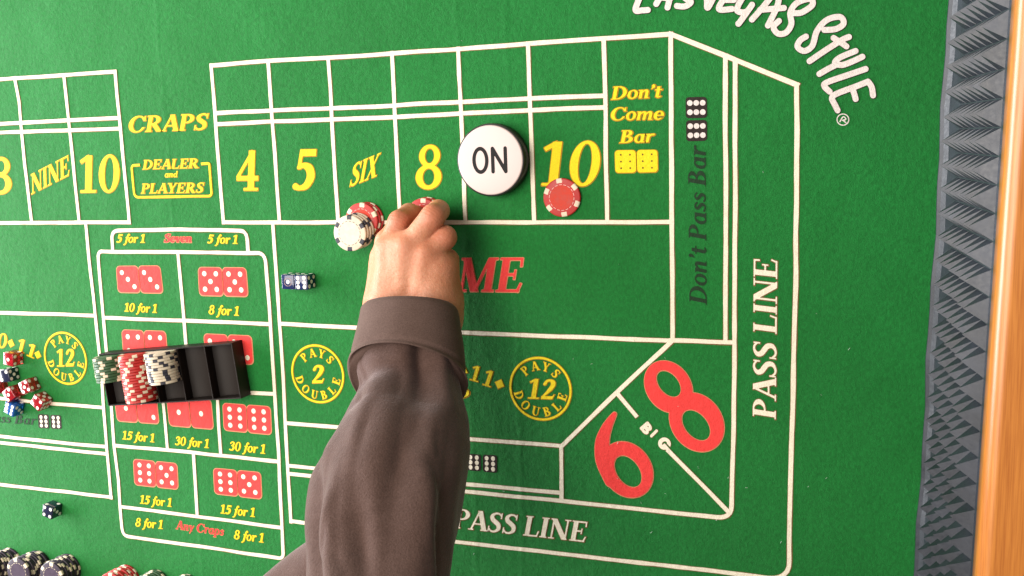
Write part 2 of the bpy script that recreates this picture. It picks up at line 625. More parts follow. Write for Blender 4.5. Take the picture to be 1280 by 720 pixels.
nx, ny = 60, 40
fv, ff = [], []
for j in range(ny + 1):
    y = -0.80 + 1.45 * j / ny
    for i in range(nx + 1):
        x = -2.1 + (edge_x(y) + 0.03 + 2.1) * i / nx
        fv.append((x, y, 0))
for j in range(ny):
    for i in range(nx):
        a = j * (nx + 1) + i
        ff.append((a, a + 1, a + nx + 2, a + nx + 1))
felt = mesh('felt_layout', fv, ff, M_FELT, table)
felt_parent = felt
# slab below the felt
sb = bmesh.new()
v = [sb.verts.new(p) for p in ((-2.1, -0.8, -0.03), (0.19, -0.8, -0.03), (0.19, 0.65, -0.03), (-2.1, 0.65, -0.03),
                               (-2.1, -0.8, -0.002), (0.19, -0.8, -0.002), (0.19, 0.65, -0.002), (-2.1, 0.65, -0.002))]
for f in ((3, 2, 1, 0), (4, 5, 6, 7), (0, 1, 5, 4), (1, 2, 6, 5), (2, 3, 7, 6), (3, 0, 4, 7)):
    sb.faces.new([v[i] for i in f])
me = bpy.data.meshes.new('table_bed'); sb.to_mesh(me); sb.free()
link('table_bed', me, mat('bed_board', (0.25, 0.17, 0.10), 0.7), table)

# ---- boundary lines
LW = 0.0042


def wob(n):
    w = rng.normal(0, 1, n + 6)
    k = np.array([1, 3, 4, 3, 1.0]) / 12
    return np.convolve(w, k, 'same')[3:3 + n] * 0.00042


LN = [0]


def polyline(sh, pts, level, w=LW, curve=0, rim=0.0006, wobble=True, m=0):
    """an inked line through felt points (2-vectors), round corners already in the points"""
    P = [np.array(p, float) for p in pts]
    Q = []
    for a, b in zip(P[:-1], P[1:]):
        n = max(1, int(np.linalg.norm(b - a) / 0.012))
        Q += [a + (b - a) * k / n for k in range(n)]
    Q.append(P[-1]); Q = np.array(Q)
    T = np.gradient(Q, axis=0) if len(Q) > 2 else np.repeat((Q[1:] - Q[:1]), 2, 0)
    T /= np.linalg.norm(T, axis=1)[:, None] + 1e-12
    N = np.stack([-T[:, 1], T[:, 0]], 1)
    if wobble:
        Q = Q + N * wob(len(Q))[:, None]
    closed = np.linalg.norm(P[0] - P[-1]) < 1e-6
    LN[0] += 1
    for k, (ww, z, mm, sft) in enumerate(((w, 0.00030 + LN[0] * 0.000006, m, 0), (w + 2 * rim, 0.00006 + LN[0] * 0.000003, 1, 1))):
        if k == 1 and rim <= 0:
            continue
        jit = 1 + 0.05 * rng.normal(0, 1, len(Q)) if wobble else np.ones(len(Q))
        if closed: jit[-1] = jit[0]
        ext = np.zeros_like(Q)
        if not closed:
            ext[0] = -T[0] * ww * 0.49; ext[-1] = T[-1] * ww * 0.49
        A = Q + ext + N * (ww / 2 * jit)[:, None] + SHIFT * sft
        B = Q + ext - N * (ww / 2 * jit)[:, None] + SHIFT * sft
        V = np.empty((2 * len(Q), 2)); V[0::2] = A; V[1::2] = B
        sh.put(V, [(2 * i, 2 * i + 1, 2 * i + 3, 2 * i + 2) for i in range(len(Q) - 1)], mm, z)


def rounded(pts, rads):
    """pixel corner points -> felt points with the inner corners rounded"""
    P = [a2(p) for p in pts]
    out = [P[0]]
    for i in range(1, len(P) - 1):
        r = rads[i - 1]
        if r <= 0:
            out.append(P[i]); continue
        d0 = (P[i - 1] - P[i]); d0 /= np.linalg.norm(d0)
        d1 = (P[i + 1] - P[i]); d1 /= np.linalg.norm(d1)
        a, b = P[i] + d0 * r, P[i] + d1 * r
        for k in range(7):
            t = k / 6
            out.append((1 - t) ** 2 * a + 2 * t * (1 - t) * P[i] + t * t * b)
    out.append(P[-1])
    return out


def one_line(pts, lv):
    sh = Sheet(); polyline(sh, pts, lv)
    return sh.build('boundary_line', [M_CREAM, M_RIM], felt)


def lines(name, specs, mats=None):
    for i, (lv, pts) in enumerate(specs):
        one_line([a2(p) for p in pts], lv)


# point boxes on the right
lines('boundary_line', [(0, [(264, 81.7), (335, 76), (410.5, 72), (490, 66.3), (573, 61), (660, 54.4), (755, 48), (838, 42.7)]),
                        (0, [(279.3, 278), (560, 277.8), (839.5, 277.4)]),
                        (1, [(264, 81.7), (279.3, 278)]), (1, [(335, 76), (349.7, 277.5)]), (1, [(410.5, 72), (422.5, 277.5)]),
                        (1, [(490, 66.3), (500.5, 277.5)]), (1, [(573, 61), (582.2, 277.5)]), (1, [(660, 54.4), (668.2, 277.5)]),
                        (1, [(755, 48), (759, 277.5)]), (1, [(838, 42.7), (840, 277), (840.7, 425)]),
                        (2, [(269, 141.9), (340, 138), (492.5, 132), (575, 127), (662.5, 122.8), (754, 119.3)]),
                        (2, [(270, 155.2), (343, 152), (494, 145.8), (577, 141.8), (664, 137.5), (754.5, 134.4)])])
# right hand end: bar box, pass line
for lv, pts in [(0, [(838, 42.7), (907.5, 70), (996.3, 106)]), (1, [(906.8, 70), (907.2, 250), (906.8, 426.5)]), (2, [(838.8, 425.6), (917, 427.8)])]:
    one_line([a2(p) for p in pts], lv)
one_line(rounded([(919.3, 76), (919.2, 250), (918, 425), (916.2, 560), (914.2, 648.7), (880, 644.6), (700, 625.8), (576, 614.2), (470, 603), (362.8, 592.4)], [0, 0, 0, .014, 0, 0, 0, 0]), 1)
one_line(rounded([(996.3, 106), (995.8, 200), (994.3, 340), (991.5, 480), (988.8, 590), (986.3, 725), (880, 712.3), (685, 690.3), (564, 676), (470, 664.5), (364, 651.5)], [0, 0, 0, 0, .02, 0, 0, 0, 0]), 2)
# come, field and bar boxes
lines('boundary_line', [(1, [(341.3, 279), (345, 330), (349, 400), (354, 470), (358.6, 560), (363.9, 652)]),
                        (0, [(351.5, 404.4), (451, 410), (572, 415), (700, 420.2), (838.8, 425.6)]),
                        (0, [(357.5, 528.8), (416, 533), (590, 548.8), (701.5, 557.4)]),
                        (0, [(361, 582.3), (397, 585.6), (579, 605), (702, 616)]),
                        (2, [(838.8, 427), (771, 491), (701.5, 558)]), (1, [(701.8, 558), (701.9, 592), (702, 626)])])
lines('boundary_line', [(1, [(771, 491), (795, 519)]), (1, [(836, 563.5), (873, 601.5), (909, 638.5)])])
# proposition box in the middle
one_line(rounded([(141, 314), (139.5, 288.2), (225, 287), (308.5, 288), (310, 315.5)], [.011, 0, .011]), 1)
one_line(rounded([(140, 520), (132.5, 430), (128.5, 390), (122, 314), (225, 315), (331.5, 316), (337, 385), (341.5, 460), (347.7, 560), (354.8, 698.5), (250, 682.5), (153.2, 669.5), (148.3, 600), (142.5, 557), (140, 520)],
                      [0, 0, .009, 0, .012, 0, 0, 0, .008, 0, .010, 0, 0]), 1)
for lv, pts in [(0, [(130, 397), (230, 400.5), (338, 405.3)]), (0, [(137, 482), (240, 487), (342.5, 492.3)]), (0, [(144, 556.8), (240, 565.5), (348, 577)]),
                (0, [(150.3, 632.8), (245, 645.2), (352, 659.3)]), (2, [(222.5, 315), (226, 355), (230, 401), (237, 487)]),
                (2, [(203, 487), (209.7, 562)]), (2, [(271.5, 489), (276, 568)]), (2, [(242.3, 566), (247, 645.5)])]:
    one_line([a2(p) for p in pts], lv)
# left hand layout (runs on out of the picture)
lines('boundary_line', [(0, [(-160, 110), (0, 99), (144, 89.6)]), (0, [(-160, 279), (0, 278.3), (162, 278)]),
                        (1, [(144, 89.6), (153, 185), (162, 278)]), (1, [(18.3, 97.7), (24, 127), (31, 205), (40, 278)]), (1, [(79.8, 94), (99.5, 278)]), (1, [(-46, 102), (-23, 278)]),
                        (2, [(-160, 163), (0, 154.5), (148.5, 147.5)]), (2, [(-160, 175), (0, 165.7), (150, 160.6)])])
lines('boundary_line', [(1, [(107.3, 279), (113.5, 340), (119.7, 396), (126, 455), (133.8, 560), (139.2, 622)]), (0, [(-160, 387), (0, 390.8), (118, 394.2)]),
                        (0, [(-160, 487), (0, 497.5), (67, 504.6), (129.5, 509)]), (0, [(-160, 529), (0, 545.5), (132.8, 558.2)]), (0, [(-160, 537), (0, 553.2), (133.4, 567)]),
                        (0, [(-160, 584), (0, 605.5), (139.5, 621.3)])])

# ---- lettering
Y2, R2, C2, D2 = [M_YEL, M_YRIM], [M_RED, M_RRIM], [M_CREAM, M_RIM], [M_DARK, M_DARK]
for t, bl, br, tl in [
    ('CRAPS', (160, 165.5), (258, 162), (163.5, 145.7)), ('DEALER', (178.5, 211.7), (247.5, 209.8), (180.3, 200)), ('and', (206, 221.5), (221.5, 221.2), (207, 214.2)),
    ('PLAYERS', (176.5, 241.8), (253.8, 240.6), (178.5, 229.6)), ('4', (296, 238), (323, 238), (297.5, 188)), ('5', (366.5, 237.5), (393, 237.5), (369.5, 187)),
    ('SIX', (436.5, 234), (470, 220.5), (441.8, 205)), ('8', (519.5, 236), (552, 235.5), (521, 182)), ('10', (675, 232), (746, 232), (681, 177.5)),
    ('10', (99.5, 240.7), (148.5, 240), (100.5, 195)), ('NINE', (39.5, 243), (87, 219), (38.8, 218)), ('8', (-13, 242), (15, 242), (-13, 197)),
    ("Don't", (764, 124.5), (825.5, 121.8), (767, 108.3)), ('Come', (762.5, 150.5), (828, 149.3), (765.8, 134.6)), ('Bar', (774.5, 178.8), (816, 177.5), (777.8, 163)),
    ('12', (659, 498), (692, 499), (663, 473.5)), ('2', (390, 479), (404.5, 478.5), (391.3, 456.5)), ('12', (71, 458), (93, 457.5), (71.3, 436.7)),
    ('1', (586.5, 474.5), (598, 477.5), (592, 456.5)), ('1', (602.5, 480.5), (614, 484), (608.7, 462)), ('FIELD', (468, 484), (586, 500), (470, 468)),
    ('0', (-3.5, 434), (7.5, 435), (-1, 416.5)), ('1', (20.5, 439), (30, 441.5), (24.5, 423.5)), ('1', (33, 444), (42.5, 448), (37.5, 429)),
    ('5 for 1', (146, 303), (181, 303.2), (147.6, 292.8)), ('5 for 1', (259.5, 303.8), (297, 304.5), (261, 293.3)), ('10 for 1', (155.5, 389), (196, 390.7), (157, 378.8)),
    ('8 for 1', (260.7, 392.4), (298.5, 394.4), (262.3, 381.3)), ('15 for 1', (153, 548.7), (193, 552.7), (154.3, 538.5)), ('30 for 1', (219, 555.8), (261, 559.8), (220.5, 545.3)),
    ('30 for 1', (286.7, 562.5), (331.5, 567), (288.3, 551.5)), ('15 for 1', (175, 629), (214.5, 633.3), (176.3, 618.8)), ('15 for 1', (275.5, 641.3), (318.5, 646), (277, 630.5)),
    ('8 for 1', (169.2, 657.6), (203.3, 660.9), (170.7, 647.2)), ('8 for 1', (292.3, 673.3), (329.5, 678), (294, 662.3))]:
    small = ' for ' in t or t in ('and',)
    word('printed_numeral' if t[0].isdigit() else 'printed_word', t, bl, br, tl, Y2, rim=0.00035 if small else 0.0007, bold=0.012 if small else 0.0)
word('printed_word', 'COME', (497, 363.5), (650.5, 365), (502.5, 322.5), R2, 0.0006)
word('printed_word', 'Seven', (205, 302.6), (239, 302.8), (206.5, 292.3), R2, 0.0005, bold=0.02)
word('printed_word', 'Any Craps', (220.3, 661), (279, 669.3), (221.8, 650.5), R2, 0.0004)
word('printed_word', 'PASS LINE', (567, 659.5), (731.5, 677.5), (571, 635.5), C2, 0.0006)
word('printed_word', 'PASS LINE', (969.8, 524), (971.8, 324.5), (941, 519.5), C2, 0.0006)
word('printed_word', "Don't Pass Bar", (883.5, 381), (882, 184), (861.8, 376.5), D2, 0)
word('printed_word', 'Pass Bar', (-18.5, 526.8), (44.5, 531), (-16.5, 515.8), D2, 0)
word('printed_word', 'b', (800.6, 535.5), (808.2, 545), (809.8, 527.5), C2, 0.0004, bold=0.05)
word('printed_word', 'i', (813, 545), (815.4, 547.6), (821, 537), C2, 0.0004, bold=0.05)
word('printed_word', 'g', (821, 554), (830.5, 564.5), (831.5, 545), C2, 0.0004, bold=0.05)


def badge(c, ang=0):
    sh = Sheet(); o = a2(c); R = 0.0329
    polyline(sh, [o + R * np.array([math.cos(a), math.sin(a)]) for a in np.linspace(0, 2 * math.pi, 65)], 0, w=0.0021, rim=0.0006, wobble=False)
    arc_word(sh, 'PAYS', o, R * 0.60, 0.0095, 131, 45, False, 0.0005)
    arc_word(sh, 'DOUBLE', o, R * 0.90, 0.0095, 199, 343, True, 0.0005)
    sh.build('pays_badge', Y2, felt)


for c in ((675.3, 485.8), (397, 467.2), (81.8, 447.7)):
    badge(c)


def diamond(c, r):
    sh = Sheet(); o = a2(c)
    for k, (g, z, s) in enumerate(((r, ztop(3), 0), (r + 0.0009, 0.00015, 1))):
        V = [o + g * np.array([math.cos(a), math.sin(a)]) + SHIFT * s for a in np.radians([70, 160, 250, 340])]
        sh.put(V, [(0, 1, 2, 3)], k, z)
    sh.build('printed_diamond', Y2, felt)


for c, r in (((624.6, 480), .0055), ((579, 463), .0055), ((14, 429), .0055), ((47.5, 443.3), .0055)):
    diamond(c, r)
# bracket round DEALER and PLAYERS
sh = Sheet()
polyline(sh, rounded([(173.8, 206.2), (165, 207), (168.8, 246.3), (265.3, 245), (262, 203.6), (252.8, 204.3)], [.003, .005, .005, .003]), 0, w=0.0026, rim=0.0005)
sh.build('printed_bracket', Y2, felt)

PIPS = {1: [(.5, .5)], 2: [(.24, .24), (.78, .78)], 3: [(.24, .24), (.5, .5), (.78, .78)], 4: [(.26, .24), (.74, .24), (.26, .76), (.74, .76)],
        5: [(.25, .22), (.75, .22), (.5, .5), (.25, .78), (.75, .78)], 6: [(.28, .2), (.72, .2), (.28, .5), (.72, .5), (.28, .8), (.72, .8)],
        7: [(.2, .28), (.5, .28), (.8, .28), (.2, .72), (.5, .72), (.8, .72)]}


def rrect(r, n=5):
    out = []
    for cx, cy, a0 in ((1 - r, 1 - r, 0), (r, 1 - r, 90), (r, r, 180), (1 - r, r, 270)):
        for k in range(n + 1):
            a = math.radians(a0 + 90 * k / n)
            out.append((cx + r * math.cos(a), cy + r * math.sin(a)))
    return out


def printed_die(quad, n, ink, pipm, rim=None, pr=0.10, gap=True):
    """quad: pixel corners TL, TR, BR, BL of one die face"""
    q = [a2(p) for p in quad]

    def m(u, v): return (q[0] * (1 - u) + q[1] * u) * (1 - v) + (q[3] * (1 - u) + q[2] * u) * v
    sh = Sheet()
    R = rrect(0.16)
    V = [m(u, v) for u, v in R]
    sh.put(V, [tuple(range(len(V)))], 0, ztop(1))
    if rim is not None:
        V = [m(0.5 + (u - .5) * 1.07, 0.5 + (v - .5) * 1.06) + SHIFT for u, v in R]
        sh.put(V, [tuple(range(len(V)))], 1, 0.00015)
    for u, v in PIPS[n]:
        V = [m(u + pr * math.cos(a), v + pr * math.sin(a)) for a in np.linspace(0, 2 * math.pi, 17)[:-1]]
        sh.put(V, [tuple(range(16))], 2, ztop(3))
    sh.build('printed_die', [ink, rim or ink, pipm], felt)


def die_pair(tl, tr, br, bl, n1, n2, ink=M_RED, pipm=M_CREAM, rim=M_RRIM, pr=0.095, g=0.012):
    L = lambda a, b, t: (a[0] + (b[0] - a[0]) * t, a[1] + (b[1] - a[1]) * t)
    printed_die((tl, L(tl, tr, .5 - g), L(bl, br, .5 - g), bl), n1, ink, pipm, rim, pr)
    printed_die((L(tl, tr, .5 + g), tr, br, L(bl, br, .5 + g)), n2, ink, pipm, rim, pr)


die_pair((145.7, 333), (199.5, 332.5), (203.5, 366), (148, 365), 3, 3)
die_pair((248, 334.3), (307, 335), (309.7, 370.3), (249.8, 368.8), 5, 5)
die_pair((152.5, 412.5), (206.5, 414.3), (209.5, 448), (155, 446), 4, 4)
die_pair((255, 417.5), (313.9, 420), (316.5, 455), (258, 453), 2, 2)
die_pair((143, 493), (195, 495.5), (198.5, 529.3), (147, 525.8), 1, 2)
die_pair((208.5, 497), (263.3, 499.8), (266.5, 536), (212.3, 531.5), 1, 1)
die_pair((278.7, 504), (337.5, 508.5), (339, 542.8), (280.5, 537.3), 6, 6)
die_pair((167, 574), (220.9, 579.5), (222.3, 611.2), (168.7, 605.5), 6, 5)
die_pair((267, 585.3), (325.3, 590.7), (326.9, 623.3), (268.7, 616.7), 6, 5)
K = dict(ink=M_BLK, pipm=M_CREAM, rim=None, pr=0.135)
die_pair((47.5, 517.5), (76.5, 519), (77.5, 536.3), (48.5, 535), 6, 6, g=0.03, **K)
die_pair((583, 567), (621.5, 569), (621.5, 591.2), (583.5, 587.5), 6, 6, g=0.03, **K)
printed_die(((857, 121.5), (883.6, 121), (884, 147.3), (857.3, 147.8)), 7, M_BLK, M_WHITE, None, 0.135)
printed_die(((857.6, 150.5), (883.8, 150), (884, 176), (858, 176.7)), 7, M_BLK, M_WHITE, None, 0.135)
printed_die(((768.6, 188), (794.6, 187.6), (795.3, 215.6), (769.4, 216)), 6, M_YEL, M_OLIVE, M_YRIM, 0.045)
printed_die(((796, 187.6), (821.8, 187.2), (822.3, 215), (796.7, 215.6)), 6, M_YEL, M_OLIVE, M_YRIM, 0.045)


def big8(f):
    z = lambda x, y: (760 + x / 4, 400 + y / 4)
    o1, h1, o2, h2 = z(302, 333), z(303, 318), z(443, 510), z(440, 525)
    r = math.radians(50)
    A = np.maximum(f.ell(*o1, 34.5, 27.5, math.radians(55)), -f.ell(*h1, 19.5, 12.5, r))
    B = np.maximum(f.ell(*o2, 39, 31.5, math.radians(55)), -f.ell(*h2, 22.5, 14.5, r))
    f.add(np.minimum(np.maximum(A, -f.ell(*h2, 22.5, 14.5, r)), np.maximum(B, -f.ell(*h1, 19.5, 12.5, r))))


def big6(f):
    z = lambda x, y: (560 + x / 4, 540 + y / 4)
    o, h = z(895, 187), z(900, 196)
    f.add(f.ell(*o, 37, 30, math.radians(55)))
    f.stroke([z(832, -90), z(795, -25), z(772, 50), z(778, 140), z(822, 235)], [2.5, 6, 8.5, 9.5, 10])
    f.d = np.maximum(f.d, -f.ell(*h, 22.5, 14.5, math.radians(55)))


px_drawing('printed_numeral', big8, (800, 445, 910, 570), 0.8, R2, 1.0)
px_drawing('printed_numeral', big6, (736, 508, 825, 630), 0.8, R2, 1.0)


def brush(strokes, w):
    def fn(f):
        for s in strokes:
            f.stroke([(800 + x / 4, y / 4) for x, y in s], w)
    return fn


B2 = [M_WHITE, M_BLK]
for strokes, box in [
    ([[(830, 183), (800, 203), (788, 235), (822, 255), (862, 228), (885, 155), (935, 100), (1000, 85), (1018, 118), (980, 145), (922, 150)]], (980, 10, 1070, 75)),
    ([[(1045, 185), (1010, 200), (930, 250), (848, 306)], [(968, 190), (1000, 210), (1032, 232)]], (1000, 38, 1070, 84)),
    ([[(1078, 255), (1000, 288), (975, 315), (1010, 325), (1060, 308), (1112, 284)], [(985, 322), (940, 345), (897, 370)]], (1015, 56, 1090, 100)),
    ([[(1128, 345), (1040, 375), (935, 412), (922, 432), (948, 458)]], (1020, 78, 1092, 122)),
    ([[(1140, 408), (1080, 432), (985, 468), (960, 490), (975, 525), (988, 552)], [(1060, 440), (1070, 465), (1078, 495)], [(1140, 408), (1158, 435), (1165, 477)]], (1030, 94, 1100, 146)),
    ([[(22, -75), (0, -15), (-22, 50), (12, 52), (40, 50)]], (782, -26, 825, 24)),
    ([[(165, -100), (112, -30), (82, 20)], [(165, -100), (152, -20), (138, 38)], [(108, -12), (152, -8)]], (803, -30, 850, 20)),
    ([[(250, -60), (215, -40), (225, -10), (255, 10), (225, 32), (185, 30)]], (838, -26, 878, 20)),
    ([[(325, -80), (335, 0), (342, 36), (400, -80)]], (872, -28, 912, 20)),
    ([[(470, -70), (430, -20), (395, 45), (460, 45)], [(425, 0), (470, 0)]], (890, -28, 930, 22)),
    ([[(560, -40), (520, -20), (485, 50), (530, 60), (560, 25), (500, 110), (492, 118)]], (912, -20, 950, 40)),
    ([[(690, -60), (620, 30), (560, 98)], [(690, -60), (690, 20), (640, 128)], [(600, 50), (720, 40)]], (930, -25, 988, 42)),
    ([[(695, 105), (668, 135), (690, 168), (730, 163), (757, 120), (752, 62), (785, 15), (850, -5), (862, 25), (810, 62), (770, 66)]], (958, -12, 1026, 52))]:
    px_drawing('brush_letter', brush(strokes, 3.7), box, 0.6, B2, 0.7)
px_drawing('trademark_badge', lambda f: (f.ring(1053.7, 149.5, 8, 7.6, 6.7, 6.3), f.stroke([(1050, 152), (1054, 146), (1057.5, 149), (1053, 150.5)], 0.7), f.stroke([(1053.5, 150), (1057.5, 153.5)], 0.7)),
           (1042, 138, 1066, 161), 0.35, [M_WHITE, M_WHITE], 0, False)

# ---- rubber wall
M_RUB = mat('grey_black_rubber', (0.03, 0.03, 0.035), 0.45, 0.62)
nz = noise(M_RUB, 26, 5, 0.6)
nz2 = noise(M_RUB, 300, 3, 0.6)
rr = ramp(M_RUB, nz.outputs[0], [(0.3, (0.012, 0.015, 0.022)), (0.75, (0.034, 0.040, 0.056))])
N_, L_, b_ = nodes(M_RUB)
L_.new(rr.outputs[0], b_.inputs['Base Color'])
rr2 = ramp(M_RUB, nz2.outputs[0], [(0.3, (0.36,) * 3), (0.7, (0.54,) * 3)])
L_.new(rr2.outputs[0], b_.inputs['Roughness'])
bump(M_RUB, [(nz2.outputs[0], 0.15, 0.0008)])

Y0, Y1 = -0.74, 0.60
wt = 0.20           # height of the rubber
wall_dir = Vector((0.022, 1, 0)).normalized()


def wpt(s, hgt, out=0.0):
    """point on the rubber wall: s along it, hgt up, out towards the felt"""
    lean = 0.105
    base = Vector((edge_x(0) + 0.0104, 0, 0)) + wall_dir * s
    return base + Vector((lean * hgt, 0, hgt)) + Vector((-1, 0.022, lean)).normalized() * out


prof = [(0.0006, 0.0108), (0.0022, 0.0106), (0.0042, 0.0078), (0.0085, 0.0046), (0.016, 0.0026), (0.030, 0.0012), (0.175, 0.0012), (0.189, 0.0012), (0.189, -0.006), (0.0006, -0.006)]
vs, fs = [], []
ns = 60
for i in range(ns + 1):
    s = Y0 + (Y1 - Y0) * i / ns
    for h, o in prof:
        vs.append(wpt(s, h, o + (0.0008 * math.sin(s * 31 + 1) + 0.0006 * math.sin(s * 83)) * (h < 0.02)))
n = len(prof)
for i in range(ns):
    for k in range(n):
        a, b = i * n + k, i * n + (k + 1) % n
        fs.append((a, b, b + n, a + n))
rub = mesh('rubber_wall', vs, fs, M_RUB, table)
# moulded pyramids
P = 0.0200
vs, fs = [], []
rows = 7
hb = 0.0305
ncol = int((Y1 - Y0 - 0.04) / P)
for c in range(ncol):
    s0 = Y0 + 0.02 + c * P
    for r in range(rows):
        h0 = hb + r * P
        o = len(vs)
        j = [random.uniform(-0.0006, 0.0006) for _ in range(3)]
        vs += [wpt(s0 + 0.0003, h0 + 0.0003, 0.001), wpt(s0 + P - 0.0003, h0 + 0.0003, 0.001), wpt(s0 + P - 0.0003, h0 + P - 0.0003, 0.001), wpt(s0 + 0.0003, h0 + P - 0.0003, 0.001),
               wpt(s0 + P / 2 + j[0], h0 + P / 2 + j[1], 0.0160 + j[2])]
        fs += [(o, o + 4, o + 1), (o + 1, o + 4, o + 2), (o + 2, o + 4, o + 3), (o + 3, o + 4, o)]
pyr = mesh('pyramid_relief', vs, fs, M_RUB, rub)
pyr['kind'] = 'stuff'

# ---- wooden rail
M_WOOD = mat('varnished_orange_wood', (0.55, 0.21, 0.04), 0.32, 0.5)
w1 = noise(M_WOOD, 30, 6, 0.65, stretch=(6, 0.35, 6))
w2 = noise(M_WOOD, 190, 3, 0.6, stretch=(5, 0.12, 5))
ra = ramp(M_WOOD, w1.outputs[0], [(0.25, (0.36, 0.095, 0.010)), (0.8, (0.64, 0.235, 0.040))])
rb = ramp(M_WOOD, w2.outputs[0], [(0.3, (0.34, 0.088, 0.010)), (0.62, (0.64, 0.235, 0.040))])
N_, L_, b_ = nodes(M_WOOD)
L_.new(mix_col(M_WOOD, 0.45, ra.outputs[0], rb.outputs[0]), b_.inputs['Base Color'])
b_.inputs['Coat Weight'].default_value = 0.5
b_.inputs['Coat Roughness'].default_value = 0.38
bump(M_WOOD, [(w2.outputs[0], 0.08, 0.0006)])
rp = []
RX, RZ0, RZ1, RAD = 0.0262, 0.1895, 0.214, 0.010
for k in range(9):
    a = math.pi - (math.pi / 2) * k / 8
    rp.append((RX + RAD + RAD * math.cos(a), RZ1 - RAD + RAD * math.sin(a)))
rp += [(RX + 0.105, RZ1)]
for k in range(1, 7):
    a = math.pi / 2 - (math.pi / 2) * k / 6
    rp.append((RX + 0.105 + RAD * math.cos(a), RZ1 - RAD + RAD * math.sin(a)))
rp += [(RX + 0.105 + RAD, RZ0), (RX, RZ0)]
vs, fs = [], []
for i in range(ns + 1):
    s = Y0 + (Y1 - Y0) * i / ns
    for x, z in rp:
        q = Vector((edge_x(0) + x, 0, z)) + wall_dir * s
        vs.append(q)
n = len(rp)
for i in range(ns):
    for k in range(n):
        a, b = i * n + k, i * n + (k + 1) % n
        fs.append((a, b, b + n, a + n))
fs.append(tuple(range(n))); fs.append(tuple(ns * n + k for k in reversed(range(n))))
rail = mesh('wooden_rail', vs, fs, M_WOOD, table, smooth=True)
# board behind the rubber that carries the rail
vs, fs = [], []
for s in (Y0, Y1):
    for x, z in ((0.036, -0.03), (0.110, -0.03), (0.110, 0.189), (0.036, 0.189)):
        vs.append(Vector((edge_x(0) + x, 0, z)) + wall_dir * s)
fs = [(3, 2, 1, 0), (4, 5, 6, 7)] + [(k, (k + 1) % 4, (k + 1) % 4 + 4, k + 4) for k in range(4)]
mesh('side_board', vs, fs, mat('dark_board', (0.05, 0.035, 0.025), 0.7), table)

# lint caught on the felt
vs, fs = [], []
for k in range(34):
    px, py = random.uniform(20, 1150), random.uniform(10, 710)
    if k < 16: px, py = random.uniform(760, 1080), random.uniform(380, 700)
    c = at(px, py, 0.0006); a = random.uniform(0, 6.28); l = random.uniform(0.0010, 0.0030); w = random.uniform(0.00008, 0.0002)
    d = Vector((math.cos(a), math.sin(a), 0)); nrm = Vector((-d.y, d.x, 0)); bend = nrm * random.uniform(-l, l) * 0.35
    pts = [c - d * l / 2, c + bend + Vector((0, 0, 0.0004)), c + d * l / 2]
    o = len(vs)
    for p in pts:
        vs += [p - nrm * w, p + nrm * w, p + Vector((0, 0, 2 * w))]
    for i in range(2):
        for j in range(3):
            fs.append((o + i * 3 + j, o + i * 3 + (j + 1) % 3, o + i * 3 + 3 + (j + 1) % 3, o + i * 3 + 3 + j))
lint = mesh('lint', vs, fs, mat('pale_lint', (0.55, 0.66, 0.55), 0.8), None)
tag(lint, 'tiny pale specks of lint scattered over the green felt', 'lint', kind='stuff')

# ------------------------------------------------------------------ chips
CR, CT, PITCH = 0.0192, 0.0033, 0.00336


def lathe(profile, seg=40, close=False):
    vs, fs = [], []
    for r, z in profile:
        for k in range(seg):
            a = 2 * math.pi * k / seg
            vs.append((r * math.cos(a), r * math.sin(a), z))
    n = len(profile)
    for i in range(n - 1):
        for k in range(seg):
            k2 = (k + 1) % seg
            fs.append((i * seg + k, i * seg + k2, (i + 1) * seg + k2, (i + 1) * seg + k))
    fs.append(tuple(reversed(range(seg)))); fs.append(tuple((n - 1) * seg + k for k in range(seg)))
    return vs, fs


def pymesh(name, vs, fs, m, smooth=False):
    me = bpy.data.meshes.new(name)
    me.from_pydata([tuple(v) for v in vs], [], [tuple(f) for f in fs])
    if smooth:
        me.polygons.foreach_set('use_smooth', [True] * len(me.polygons))
        me.set_sharp_from_angle(angle=math.radians(35))
    me.materials.append(m); me.update()
    return me


def plastic(name, col, rough=0.48, spec=0.4):
    m = mat(name, col, rough, spec)
    N, L, b = nodes(m)
    t = noise(m, 160, 4, 0.6)
    r = ramp(m, t.outputs[0], [(0.3, tuple(c * 0.82 for c in col)), (0.7, tuple(min(1, c * 1.08) for c in col))])
    L.new(r.outputs[0], b.inputs['Base Color'])
    q = ramp(m, t.outputs[0], [(0.3, (rough - 0.08,) * 3), (0.7, (rough + 0.14,) * 3)])
    L.new(q.outputs[0], b.inputs['Roughness'])
    t2 = noise(m, 1400, 2)
    bump(m, [(t2.outputs[0], 0.12, 0.0003)])
    return m


PL = {'red': plastic('red_clay', (0.46, 0.022, 0.018)), 'white': plastic('ivory_clay', (0.66, 0.57, 0.44)), 'purple': plastic('purple_clay', (0.034, 0.020, 0.038)),
      'green': plastic('green_clay', (0.035, 0.090, 0.035)), 'navy': plastic('navy_spot', (0.03, 0.03, 0.045)), 'cream': plastic('cream_spot', (0.74, 0.62, 0.46)),
      'redface': plastic('red_inlay', (0.55, 0.036, 0.014), 0.6), 'whiteface': plastic('ivory_inlay', (0.68, 0.60, 0.46), 0.5), 'purpleface': plastic('purple_inlay', (0.055, 0.032, 0.060), 0.5),
      'greenface': plastic('green_inlay', (0.05, 0.12, 0.05), 0.5), 'pale': plastic('pale_dash', (0.80, 0.42, 0.36)), 'ghost': plastic('red_emboss', (0.70, 0.24, 0.19), 0.5), 'wghost': plastic('ivory_emboss', (0.66, 0.60, 0.48), 0.5)}
bev = 0.0005
body_v, body_f = lathe([(CR - bev * 2, 0), (CR - bev, bev * 0.3), (CR, bev * 1.3), (CR, CT - bev * 1.3), (CR - bev, CT - bev * 0.3), (CR - bev * 2, CT)], 48)


